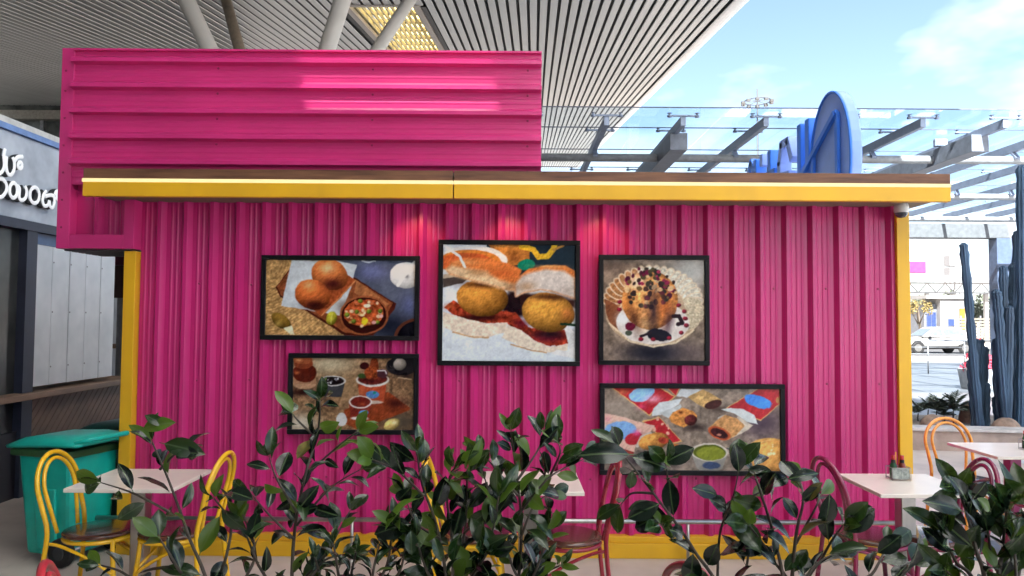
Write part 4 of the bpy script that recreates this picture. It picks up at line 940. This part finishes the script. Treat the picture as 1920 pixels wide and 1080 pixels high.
def palm(label, px, ytop, ybase, Y, L_, nf, seed):
    rr = random.Random(seed); b = PY(px, ybase, Y); tp = PY(px, ytop, Y)
    t = thing('small_palm', label, 'palm', (b.x, Y, .15), rr.uniform(0, 6), 'small palms in the planter')
    h = max(.08, tp.z - .15 - L_*.45)
    MB().tube([(0,0,0),(.01,.01,h*.5),(0,0,h)], [.013,.010,.008], 8).build('trunk', M_stem, t)
    for k in range(nf):
        a = 2*math.pi*k/nf + rr.uniform(-.2,.2); el = rr.uniform(.25, .95) if k % 3 else rr.uniform(1.0, 1.3)
        inst('frond', FR[k % 3], t, Matrix.Translation((0,0,h)) @ Matrix.Rotation(a, 4, 'Z') @ Matrix.Rotation(-el, 4, 'Y') @ Matrix.Scale(L_*rr.uniform(.8,1.1), 4))
for i, (lb, px, yt, Y, L_, nf) in enumerate((('leftmost small palm, touching the yellow post', 1722, 760, 11.6, .27, 9), ('second small palm from the yellow post', 1741, 753, 11.7, .27, 9), ('third small palm from the yellow post', 1757, 755, 11.5, .27, 9),
        ('tallest small palm, just left of the slim cactus', 1788, 752, 11.4, .32, 12), ('low fan of fronds under the tallest palm', 1770, 768, 11.6, .22, 9))):
    palm(lb, px, yt, 790, Y, L_, nf, i+11)
# square pot with red plant on the plaza
p = PY(1836, 722, 19.3)
pot = thing('flower_pot', 'grey square pot with red flowering plant behind the slim cactus', 'potted plant', (p.x, 19.3, .004))
MB().hexa([(-.3,-.3,0),(.3,-.3,0),(.3,.3,0),(-.3,.3,0),(-.36,-.36,.52),(.36,-.36,.52),(.36,.36,.52),(-.36,.36,.52)]).build('pot', mat('pot_grey', (.33,.34,.36), .7), pot, bevel=.02)
mb = MB(); rr = random.Random(4)
for k in range(300):
    a = rr.uniform(0, 6.283); h = rr.random(); r = .46*(1-h)**.7*math.sqrt(rr.random()); c_ = Vector((r*math.cos(a), r*math.sin(a), .5+.62*h))
    d = Vector((rr.uniform(-1,1), rr.uniform(-1,1), rr.uniform(-.5,1))).normalized()*.09; e_ = d.cross(Vector((rr.uniform(-1,1),rr.uniform(-1,1),.3))).normalized()*.04
    mb.add([c_-d, c_+e_, c_+d, c_-e_], [(0,1,2,3)])
struct(mb.build('red_leaves', mat('red_bracts', (.62,.06,.10), .5, var=.2), pot), 'stuff')

# ---- plaza railing
YR = 25
rl = thing('plaza_railing', 'thin steel railing with wires across the bright plaza', 'railing', (0, YR, .004))
xs0, xs1 = PY(1560, 632, YR).x, PY(1990, 632, YR).x
MB().tube([(xs0,0,1.10),(xs1,0,1.10)], .028, 8).build('top_rail', M_steeld, rl)
for z in (.18,.42,.66,.88): MB().tube([(xs0,0,z),(xs1,0,z)], .008, 6).build('wire', M_steeld, rl)
x = PY(1740, 660, YR).x - 2.44
while x < xs1:
    MB().tube([(x,0,0),(x,0,1.08)], .022, 8).build('post', M_steeld, rl); x += 1.22
# ---- car
def make_car(loc, label):
    t = thing('parked_car', label, 'car', loc, 0)
    wp = mat('white_car_paint', (.30,.30,.295), .25, var=.02, coat=.5); gl = mat('car_glass', (.10,.12,.14), .08, var=.1)
    # side profile, nose at -x; (x, half width, z bottom, z top of the side)
    side = [(-2.2,.60,.42,.62),(-2.1,.74,.30,.74),(-1.6,.82,.22,.86),(-.95,.85,.20,.95),(0,.86,.20,.98),(1.0,.86,.20,1.0),(1.7,.83,.24,1.02),(2.12,.74,.36,.98),(2.2,.62,.46,.86)]
    vs = []; n = 6
    for x_, hw, z0, z1 in side:
        vs += [(x_,-hw*.92,z0),(x_,-hw,(z0+z1)*.5),(x_,-hw*.93,z1),(x_,hw*.93,z1),(x_,hw,(z0+z1)*.5),(x_,hw*.92,z0)]
    fs = [(i*n+k, (i+1)*n+k, (i+1)*n+(k+1) % n, i*n+(k+1) % n) for i in range(len(side)-1) for k in range(n)] + [tuple(range(n)), tuple(reversed(range((len(side)-1)*n, len(side)*n)))]
    b = MB().add(vs, fs, True).build('body', wp, t); sb = b.modifiers.new('sub', 'SUBSURF'); sb.levels = sb.render_levels = 2
    roof = [(-1.0,.76,.93),(-.35,.63,1.40),(.1,.61,1.47),(.75,.61,1.46),(1.15,.63,1.36),(1.75,.74,1.0)]
    vs = []; 
    for x_, hw, z_ in roof: vs += [(x_,-hw,z_),(x_,hw,z_)]
    vs2 = vs + [(x_, (-1 if k == 0 else 1)*.78, .90) for x_, hw, z_ in roof for k in (0, 1)]; m = len(roof)
    fs = [(2*i, 2*i+2, 2*i+3, 2*i+1) for i in range(m-1)] + [(2*i, 2*m+2*i, 2*m+2*i+2, 2*i+2) for i in range(m-1)] + [(2*i+1, 2*i+3, 2*m+2*i+3, 2*m+2*i+1) for i in range(m-1)]
    MB().add(vs2, fs).build('cabin', wp, t, bevel=.03)
    for nm, poly in (('front_window', [(-.80,1.0),(-.30,1.34),(.08,1.40),(.08,1.0)]), ('rear_window', [(.16,1.0),(.16,1.40),(.72,1.39),(1.02,1.30),(1.32,1.04),(1.25,1.0)])):
        for sy in (-1, 1):
            q = []
            for x_, z_ in poly: q.append((x_, sy*(.775-.145*max(0,(z_-.93))/.5+.006), z_))
            MB().add(q, [tuple(range(len(q)))] if sy < 0 else [tuple(reversed(range(len(q))))]).build(nm, gl, t)
    MB().add([(1.18,-.55,1.352),(1.18,.55,1.352),(1.72,.62,1.03),(1.72,-.62,1.03)], [(0,1,2,3)]).build('rear_windscreen', gl, t, loc=(.006,0,.008))
    MB().add([(-.97,-.62,.97),(-.97,.62,.97),(-.40,.54,1.37),(-.40,-.54,1.37)], [(0,1,2,3)]).build('windscreen', gl, t, loc=(-.008,0,.008))
    for x_ in (-1.33, 1.27):
        for sy in (-1, 1):
            w = MB().tube([(0,-.09,0),(0,.09,0)], .31, 24).build('wheel', M_rubber, t, bevel=.02, loc=(x_, sy*.77, .31))
            MB().tube([(0,sy*.085,0),(0,sy*.1,0)], .20, 18).build('rim', M_steel, w)
            MB().tube([(0, -.04*0, 0), (0, sy*.055, 0)], .37, 24).build('wheel_arch', M_rubber, w, loc=(0, -sy*.0, .02))
    for x_ in (-.1, .95): MB().box((x_,-.872,.86),(x_+.16,-.852,.89)).build('door_handle', M_steeld, t)
    MB().box((-.74,-.99,.96),(-.56,-.84,1.06)).build('mirror', wp, t, bevel=.03)
    MB().box((2.0,-.76,.72),(2.19,-.5,.86)).build('tail_light', mat('tail_red', (.4,.02,.02), .3), t); MB().box((2.0,.5,.72),(2.19,.76,.86)).build('tail_light', MATS['tail_red'], t)
    return t
p = PY(1793, 640, 42); make_car((p.x - 1.27, 42, .004), 'white saloon car on the road beyond the railing')
# ---- gate cabin, trellis fence, tree, steel truss shelter, tower
p = PY(1741, 640, 54); q = PY(1812, 640, 54); zt_ = PY(1776, 560, 54).z
bo = thing('gate_cabin', 'small white gate cabin with blue windows behind the car', 'building', (p.x, 54, 0)); wB = q.x - p.x
MB().box((.9,0,0),(wB,2.4,zt_)).build('wall', M_offw, bo)
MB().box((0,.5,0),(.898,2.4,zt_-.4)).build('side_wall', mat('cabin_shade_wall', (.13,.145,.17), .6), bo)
MB().box((-.2,-.15,zt_),(wB+.15,2.6,zt_+.25)).build('roof_slab', M_offw, bo)
bl = mat('blue_pane', (.03,.05,.14), .15)
wdw = MB().box((.12,.46,1.2),(.86,.498,2.5)).build('window', mat('window_frame_grey', (.09,.105,.15), .5), bo); MB().box((.18,.44,1.26),(.47,.459,2.44)).build('pane', bl, wdw); MB().box((.51,.44,1.26),(.80,.459,2.44)).build('pane', bl, wdw)
wdw = MB().box((1.38,-.04,1.45),(1.9,-.002,2.0)).build('window', MATS['window_frame_grey'], bo); MB().box((1.45,-.06,1.5),(1.83,-.041,1.95)).build('pane', bl, wdw)
MB().box((2.25,-.12,1.2),(2.6,-.002,2.75)).build('yellow_panel', mat('orange_panel', (.26,.13,.015), .5), bo)
fe = thing('slat_fence', 'cream horizontal slat fence between the two cacti', 'fence', (PY(1800, 640, 51).x, 51.2, 0))
for i in range(9): MB().box((0,0,.3+i*.2),(4.5,.04,.43+i*.2)).build('slat', mat('cream_slat', (.15,.135,.11), .7, objvar=.08), fe)
for i in range(4): MB().box((.2+i*1.35,.045,0),(.3+i*1.35,.12,2.2)).build('post', M_steeld, fe)
def leafball(mb, c, r, n, rr, sz, flat=1):
    for k in range(n):
        d = Vector((rr.gauss(0,1), rr.gauss(0,1), rr.gauss(0,1)*flat)).normalized()*r*rr.random()**.4; p_ = Vector(c)+d
        a = Vector((rr.uniform(-1,1), rr.uniform(-1,1), rr.uniform(-1,1))).normalized()*sz; b = a.cross(Vector((rr.uniform(-1,1),rr.uniform(-1,1),rr.uniform(-1,1)))).normalized()*sz*.5
        mb.add([p_-a, p_+b, p_+a, p_-b], [(0,1,2,3)])
def tree(label, px, ytop, Y, w, m, seed, flat=.7):
    rr = random.Random(seed); p_ = PY(px, ytop, Y); t = thing('tree', label, 'tree', (p_.x, Y, 0)); h = p_.z - w*.3
    tr = MB().tube([(0,0,0),(.05*w,0,h*.5),(0,.03*w,h)], [.07*w,.055*w,.03*w], 8)
    for k in range(5):
        a = k*1.3; tr.tube([(0,0,h*.55),(w*.3*math.cos(a), w*.3*math.sin(a), h*.95)], [.03*w,.012*w], 6)
    tr.build('trunk', M_stem, t)
    mb = MB()
    for k in range(11):
        a = rr.uniform(0,6.28); q = w*.42*math.sqrt(rr.random()); leafball(mb, (q*math.cos(a), q*math.sin(a), h+rr.uniform(-.25,.2)*w*flat), w*rr.uniform(.12,.22), 55, rr, w*.045)
    struct(mb.build('crown', m, t), 'stuff'); return t
M_ytree = mat('yellow_blossom', (.20,.15,.045), .7, var=.3, scale=3); M_ftree = mat('far_foliage', (.09,.11,.075), .7, var=.3)
tree('small yellow flowering tree left of the gate cabin', 1722, 562, 50.8, 1.7, M_ytree, 3)
tree('grey-green tree behind the slat fence', 1848, 552, 75, 5.5, M_ftree, 5)
tree('pale tree behind the gate cabin roof', 1762, 545, 95, 6, M_ftree, 6)
tree('low grey tree far left beside the yellow post', 1714, 556, 80, 5, M_ftree, 9)
ts = thing('truss_shelter', 'long white roofed shelter on steel trusses beyond the road', 'shelter', (PY(1700, 600, 62).x - 10, 62, 0))
zA, zB = PY(1780, 531, 62).z, PY(1780, 549, 62).z
MB().hexa([(-4,-1.5,zA+.05),(26,-1.5,zA+.05),(26,10,zA+1.2),(-4,10,zA+1.2),(-4,-1.5,zA+.15),(26,-1.5,zA+.15),(26,10,zA+1.3),(-4,10,zA+1.3)]).build('roof', M_offw, ts)
MB().bar((-4,0,zA),(26,0,zA),.12,.12).build('top_chord', M_steeld, ts); MB().bar((-4,0,zB),(26,0,zB),.12,.12).build('bottom_chord', M_steeld, ts)
for i in range(20): MB().bar((-4+i*1.5,0,zB),(-3.25+i*1.5,0,zA),.07,.07).build('web_bar', M_steeld, ts); MB().bar((-3.25+i*1.5,0,zA),(-2.5+i*1.5,0,zB),.07,.07).build('web_bar', M_steeld, ts)
for x_ in (1.5, 11.7, 13.9, 16.6, 21.5): MB().box((x_-.14,-.14,0),(x_+.14,.14,zB-.07)).build('column', M_offw, ts)
p = PY(1786, 520, 170); wt = thing('water_tower', 'pale two tier water tower faint against the sky', 'tower', (p.x, 170, 0))
for i in range(2): MB().box((-1.3,-1.3,p.z-.2+i*2.7),(1.3,1.3,p.z+2.3+i*2.7)).build('tank', mat('pale_tank', (.2,.2,.205), .7), wt, bevel=.1)
for sx_ in (-1,1):
    for sy_ in (-1,1): MB().box((sx_*1.1-.15,sy_*1.1-.15,0),(sx_*1.1+.15,sy_*1.1+.15,p.z-.2)).build('leg', MATS['pale_tank'], wt)
p = PY(1720, 501, 30); bn = thing('pink_sign', 'small pink hanging sign seen past the right yellow post', 'sign', (p.x, 30, 0))
MB().box((-.75,-.05,p.z-.24),(.33,.05,p.z+.24)).build('panel', mat('pink_sign_face', (.24,.035,.14), .5), bn, bevel=.03)
MB().tube([(-.9,0,0),(-.9,0,p.z+.4)], .07, 10).build('pole', M_white, bn); MB().bar((-.9,0,p.z+.27),(.2,0,p.z+.27),.05,.05).build('arm', M_white, bn)
# ---- portal carrying the end of the glass roof
po = thing('roof_portal', 'white beam portal with grey-blue column at right below the glass roof', 'portal', (0, 26.5, 0))
za, zb_ = PY(1800, 419, 26.5).z, PY(1800, 446, 26.5).z; xr = PY(1898, 430, 26.5).x
MB().box((4,0,zb_),(xr,.5,za)).build('beam', mat('portal_grey', (.13,.135,.14), .6), po, bevel=.02)
pc = PY(1885, 500, 26.5).x
MB().box((pc-.28,.0,0),(pc+.28,.5,zb_-.002)).build('column', mat('blue_grey_column', (.09,.12,.19), .5), po, bevel=.02)
MB().box((6.2,.0,0),(6.75,.5,zb_-.002)).build('column', MATS['blue_grey_column'], po, bevel=.02)
MB().tube([(4,.2,za+.18),(xr+.2,.2,za+.18)], .10, 12).build('pipe', MATS['pale_pipe_paint'] if 'pale_pipe_paint' in MATS else mat('pale_pipe_paint', (.30,.31,.32), .45), po)
# ---- glass roof on fins
gr = thing('glass_roof', 'spider-fixed glass roof on grey steel fins and white pipes at right', 'roof', (0, 0, 0))
ZG = PY(1500, 203, 13.6).z
hg = ZG - 1.7
fx = [PY(px, 213, 14.0).x for px in (1137, 1280, 1435, 1581, 1728, 1882)]
step = (fx[-1]-fx[0])/5
FX = [fx[0]-2*step, fx[0]-step] + fx + [fx[-1]+step*i for i in range(1, 7)]
JY = [13.6, 15.05, 17.0, 19.0, 21.2, 23.6, 26.2]
for i in range(len(FX)-1):
    xa_ = (FX[i]+FX[i+1])/2-step; xb_ = xa_+step
    for j in range(len(JY)-1):
        MB().box((xa_+.006,JY[j]+.008,ZG-.006),(xb_-.006,JY[j+1]-.008,ZG+.006)).build('pane', M_glass, gr)
M_joint = mat('dark_joint', (.10,.11,.15), .5)
for y in JY: MB().box((FX[0]-step*.5,y-.010,ZG-.009),(FX[-1]+step*.5,y+.010,ZG+.009)).build('joint', M_joint, gr)
for x in FX:
    fn = MB().bar((x,13.95,ZG-.16),(x,26.4,ZG-.16),.10,.17).build('fin', M_fin, gr, bevel=.004)
    for y in (13.95, 15.05, 19.0, 23.6):
        mb = MB().bar((x-.28,y,ZG-.06),(x+.28,y,ZG-.06),.04,.03)
        for sx_ in (-.26, .26): mb.lathe([(0,-.09),(.045,-.085),(.045,-.05),(.02,-.045),(.02,-.01),(.05,-.009)], 8, (x+sx_,y,ZG))
        mb.build('spider_fitting', M_fin, fn)
    MB().bar((x,16.0,ZG-.25),(x,15.85,ZG-.245-.16),.10,.05).build('strut', M_fin, fn)
    MB().bar((x,20.6,ZG-.25),(x,20.5,ZG-.405),.10,.05).build('strut', M_fin, fn)
for Y_, py in ((16.0, 275), (20.7, 347), (25.2, 392)):
    z_ = ZG - .245 - .17
    MB().tube([(-3,Y_,z_),(26,Y_,z_)], .088, 14).build('pipe', mat('pale_pipe_paint', (.30,.31,.32), .45), gr)
for px, py, Y_ in ((1273, 265, 14.6), (1838, 268, 14.6)):
    p = PY(px, py, Y_); h_ = .17
    MB().box((p.x-.17,Y_,p.z-h_),(p.x+.17,27.0,p.z+h_-.0)).build('box_beam', mat('pale_box_beam', (.16,.175,.21), .5), gr, bevel=.004)
    MB().box((p.x-.14,20,0),(p.x+.14,20.3,p.z-h_-.001)).build('column', M_white, gr)
p = PY(1763, 268, 15.7); fl = thing('floodlight', 'small floodlight clamped on the white roof pipe', 'lamp', p)
MB().box((-.13,-.05,-.08),(.13,.05,.08)).build('housing', M_fin, fl, bevel=.01); MB().box((-.11,-.06,-.06),(.11,-.052,.06)).build('lens', mat('lens_pale', (.6,.7,.8), .2), fl); MB().bar((0,.02,-.08),(0,.12,-.3),.03,.03).build('bracket', M_fin, fl)
# ---- high mast lamp
p = PY(1420, 190, 130); hm = thing('high_mast_light', 'tall mast with a ring of floodlights far behind the glass roof', 'lamp mast', (p.x, 130, 0))
MB().tube([(0,0,0),(0,0,p.z+2.2)], [.35,.12], 10).build('mast', mat('galvanised', (.045,.047,.05), .6, 0), hm)
MB().tube([(2.3*math.cos(a*math.pi/10),2.3*math.sin(a*math.pi/10),p.z) for a in range(20)], .09, 6, closed=True).build('ring', MATS['galvanised'], hm)
for k in range(10):
    a = k*math.pi/5; d = Vector((math.cos(a), math.sin(a), 0))
    MB().bar(Vector((0,0,p.z))+d*.2, Vector((0,0,p.z))+d*2.3, .06, .06).build('spoke', MATS['galvanised'], hm)
    c_ = Vector((0,0,p.z-.25))+d*2.5; MB().box(c_-Vector((.3,.3,.2)), c_+Vector((.3,.3,.2))).build('floodlight', MATS['galvanised'], hm)

# ================================================================== FOREGROUND SHRUBS
def leaf_mesh(w, fold, curl, seed, mi):
    rr = random.Random(seed); mb = MB(); n = 7; vs = []
    prof_ = [0, .52, .84, .98, 1.0, .86, .54, .0]
    for i in range(n+1):
        u = i/n; hw = w/2*prof_[i]; z_ = -curl*u*u + .04*math.sin(u*3.0); y0_ = 0
        for v in (-1, -.5, 0, .5, 1):
            vs.append((.10+.90*u, y0_+v*hw, z_ + fold*abs(v)*hw + (.02*math.sin(u*9+v*3+seed)*prof_[i] if abs(v) == 1 else 0)))
    fs = [(i*5+k, (i+1)*5+k, (i+1)*5+k+1, i*5+k+1) for i in range(n) for k in range(4)]
    mb.add(vs, fs, True)
    mb.add([(-.02,-.008,-.004),(-.02,.008,-.004),(.14,.01,.0),(.14,-.01,.0)], [(3,2,1,0)])
    return mb.mesh('leaf', M_leafs[mi])
LEAVES = {}
for mi in range(4):
    for sh, (w, f, c_) in enumerate(((.40,.35,.16),(.46,.25,.06),(.34,.4,.28),(.52,.2,.1))):
        LEAVES[(mi, sh)] = leaf_mesh(w, f, c_, sh*3+mi, mi)
def leaf_at(t, pos, dirv, up, size, mi, sh):
    d = Vector(dirv).normalized(); u = Vector(up); u = (u - d*u.dot(d))
    if u.length < .05: u = Vector((0,-1,.2)) - d*Vector((0,-1,.2)).dot(d)
    u.normalize(); y = u.cross(d)
    m = Matrix((d, y, u)).transposed().to_4x4(); m.translation = pos
    inst('leaf', LEAVES[(mi, sh)], t, m @ Matrix.Scale(size, 4))
def shrub(label, Y, stems, size, seed, dens=1.0, young=.18, shapes=(0, 1, 2), hand=(), spread=1.0):
    rr = random.Random(seed); b = PY(stems[0][0][0], 1300, Y)
    base = Vector((b.x, Y, .44)); t = thing('leafy_shrub', label, 'shrub', base, 0, 'foreground shrubs')
    for st in stems:
        dep = [Y + rr.uniform(-.06, .06) for _ in st]
        pts = [PY(x_, y_, d_) - base for (x_, y_), d_ in zip(st, dep)]
        if st[0][1] >= 1120: pts = [Vector((pts[0].x*.6 + rr.uniform(-.02,.02), pts[0].y*.3, -.02))] + pts
        P = smooth_path(pts, 8); Ln = sum((P[i+1]-P[i]).length for i in range(len(P)-1)); m = len(P)
        r0 = .0065 if st[0][1] >= 1120 else .0042
        MB().tube(P, [r0*(1-.65*i/(m-1)) for i in range(m)], 7).build('stem', M_stem, t)
        # leaves: alternate, closer to the tip
        acc = 0; nxt = .0; ang = rr.uniform(0, 6.28); gap = size*.30/dens
        for i in range(m-1):
            seg = P[i+1]-P[i]; acc += seg.length; f = acc/Ln
            if (P[i] + base).z < .80: nxt = acc; continue
            while acc > nxt:
                nxt += gap*(1.25 - .55*f)*rr.uniform(.7, 1.3); ang += 2.4 + rr.uniform(-.4,.4)
                ax = seg.normalized(); s1 = ax.cross(Vector((.3,1,.1))).normalized(); s2 = ax.cross(s1)
                out = s1*math.cos(ang) + s2*math.sin(ang)*.8
                d = out*(1.1-.35*f)*spread + ax*(.25+.75*f) + Vector((0,0,-.25*(1-f)+rr.uniform(-.3,.25)))
                up = Vector((rr.uniform(-.5,.5), rr.uniform(-.6,.3), 1)) if rr.random() < .6 else Vector((rr.uniform(-1,1), -.9, rr.uniform(.1,.8)))
                mi = 2 if rr.random() < young*(.4+1.1*f) else (1 if rr.random() < .35 else 0)
                if rr.random() < .018: mi = 3
                leaf_at(t, P[i] + out*.002, d, up, size*rr.uniform(.65, 1.15)*(1.05-.25*f), mi, rr.choice(shapes))
        for k in range(3):   # tip tuft
            a = ang + k*2.1; ax = (P[-1]-P[-3]).normalized(); s1 = ax.cross(Vector((.3,1,.1))).normalized(); s2 = ax.cross(s1)
            leaf_at(t, P[-1], ax*1.0 + (s1*math.cos(a)+s2*math.sin(a))*.5, Vector((rr.uniform(-1,1),-1,.5)), size*rr.uniform(.5,.85), 2 if rr.random() < young*2 else 1, rr.choice(shapes))
    for (bx, by, tx, ty, L_, mi, sh) in hand:   # broad leaves picked out by eye: base and tip
        a = PY(bx, by, Y-.05) - base; e_ = PY(tx, ty, Y-.05-.02) - base
        leaf_at(t, a, e_-a, Vector((.1,-1,.45)), (e_-a).length*1.02, mi, sh)
    return t
shrub('leafy shrub in front of the left table and yellow chairs', 2.15, [
    [(400,1150),(352,1000),(318,905),(286,830)], [(318,960),(250,925),(190,905)], [(395,1150),(425,1040),(432,980),(402,935)], [(440,1150),(478,1040),(455,965)],
    [(310,1150),(240,1080),(190,1060)], [(300,880),(330,850),(350,842)], [(375,1150),(330,1060),(300,1010)]], .115, 3, .62, .1,
    hand=((315,800,272,778,1,1,0),(262,805,322,790,1,2,0),(300,830,378,848,1,1,0)))
shrub('tall slender shrub rising in front of the sauce cup picture', 2.15, [
    [(545,1150),(552,1000),(570,900),(596,810),(600,752)], [(556,985),(620,915),(676,880)], [(556,960),(520,900),(505,858)], [(540,1150),(610,1040),(655,960)], [(520,1150),(480,1050),(455,985)], [(575,890),(630,840),(668,810)], [(592,820),(560,790),(548,775)], [(550,1010),(500,960),(470,925)], [(565,1150),(600,1060),(640,1040)]], .105, 8, .9, .15)
shrub('dense dark shrub at the middle in front of the hidden yellow chair', 2.1, [
    [(840,1150),(822,1000),(792,910),(782,850)], [(850,1150),(872,990),(876,880)], [(830,1150),(770,1040),(742,985)], [(860,1150),(915,1030),(935,930)], [(795,930),(748,885),(700,862)], [(845,1150),(850,1040),(838,930),(850,880)], [(870,1000),(915,950),(905,880)], [(835,1150),(800,1070),(780,1010)], [(850,1150),(890,1080),(905,1030)], [(825,1010),(780,980),(760,930)]], .115, 21, 1.2, .16, (0,1,2,3),
    hand=((770,990,772,1040,1,1,3),(812,1002,828,1052,1,1,0),(868,925,846,905,1,2,1),(905,980,930,1040,1,1,0)))
shrub('shrub reaching right in front of the middle table and red chair', 2.2, [
    [(970,1150),(978,990),(968,890),(958,810)], [(972,965),(1030,895),(1092,862)], [(985,1150),(1012,1050),(1030,995)], [(970,900),(1008,845),(1020,808)], [(972,930),(930,880),(905,850)], [(985,1150),(960,1060),(940,1000)], [(976,1010),(1000,950),(1030,925)], [(1030,895),(1050,850),(1046,830)], [(985,1150),(1020,1080),(1050,1060)]], .105, 33, 1.2, .2)
shrub('open branching shrub with round leaves below the widest picture', 2.05, [
    [(1356,1150),(1300,1030),(1225,925),(1160,842)], [(1255,965),(1252,900),(1248,868)], [(1345,1100),(1350,1000),(1375,930),(1385,880)], [(1225,925),(1185,925),(1165,945)], [(1356,1150),(1400,1060),(1400,970)], [(1300,1030),(1260,1010),(1240,985)], [(1365,960),(1420,925),(1440,915)]], .118, 41, .55, .04, (3,1,0),
    hand=((1190,852,1090,850,1,0,0),(1162,838,1148,800,1,0,1),(1240,870,1300,840,1,0,3),(1255,880,1190,856,1,0,3),(1386,890,1380,835,1,0,3),(1396,880,1450,888,1,0,1),(1180,920,1186,885,1,1,3),(1350,930,1300,915,1,0,1),(1170,975,1235,945,1,0,1)))
shrub('fanned shrub with round leaves before the maroon chair', 2.0, [
    [(1475,1150),(1452,1010),(1425,920),(1408,868)], [(1482,1150),(1492,1010),(1506,940),(1500,900)], [(1500,1150),(1545,1040),(1580,985)], [(1490,1150),(1450,1050),(1405,985)], [(1590,1150),(1640,1070),(1664,1022)], [(1495,1150),(1520,1070),(1560,1040)], [(1492,1020),(1530,950),(1536,930)], [(1600,1150),(1680,1090),(1710,1060)]], .118, 55, .6, .06, (3,1,0),
    hand=((1545,990,1558,930,1,0,3),(1575,1000,1640,955,1,0,3),(1580,965,1635,950,1,0,1),(1640,1040,1690,1005,1,0,3),(1470,900,1535,885,1,0,2),(1500,940,1535,915,1,0,3)))
shrub('dark glossy big leaved shrub in the bottom right corner', 1.72, [
    [(1850,1150),(1830,1030),(1812,960),(1795,915)], [(1870,1150),(1880,1030),(1888,950)], [(1840,1150),(1790,1050),(1768,1000)], [(1900,1150),(1930,1020),(1925,950)], [(1880,1150),(1860,1050),(1850,980)], [(1830,1150),(1800,1100),(1775,1070)], [(1900,1150),(1905,1080),(1900,1010)]], .125, 63, .92, .05, (0,1),
    hand=((1810,960,1740,938,1,0,0),(1815,945,1788,895,1,0,0),(1820,940,1850,905,1,0,3),(1858,960,1835,935,1,2,1)))
shrub('low narrow-leaved plant at the bottom between the slender and dense shrubs', 2.08, [
    [(640,1150),(632,1060),(625,1020)], [(650,1150),(660,1070),(668,1035)], [(700,1150),(728,1050),(735,985)], [(690,1150),(700,1070),(712,1020)], [(620,1150),(600,1080),(590,1045)], [(710,1150),(750,1070),(760,1020)]], .07, 77, 1.2, .02, (2,))
M_trough = mat('dark_planter_trough', (.05,.05,.055), .6)
for lb, a, b in (('long dark planter trough below the foreground shrubs', (-1.75,1.92,0), (1.62,2.32,.46)), ('short dark planter trough at the bottom right corner', (.85,1.52,0), (1.55,1.88,.46))):
    cx_, cy_ = (a[0]+b[0])/2, (a[1]+b[1])/2
    t = thing('planter_trough', lb, 'planter', (cx_, cy_, 0)); hx_, hy_ = (b[0]-a[0])/2, (b[1]-a[1])/2
    MB().box((-hx_,-hy_,0),(hx_,-hy_+.03,.46)).build('side', M_trough, t); MB().box((-hx_,hy_-.03,0),(hx_,hy_,.46)).build('side', M_trough, t)
    MB().box((-hx_,-hy_+.0305,0),(-hx_+.03,hy_-.0305,.46)).build('end', M_trough, t); MB().box((hx_-.03,-hy_+.0305,0),(hx_,hy_-.0305,.46)).build('end', M_trough, t)
    MB().box((-hx_+.031,-hy_+.031,.02),(hx_-.031,hy_-.031,.43)).build('soil', mat('dark_soil', (.04,.03,.022), .95, bump=.5), t)
bpy.context.view_layer.update()
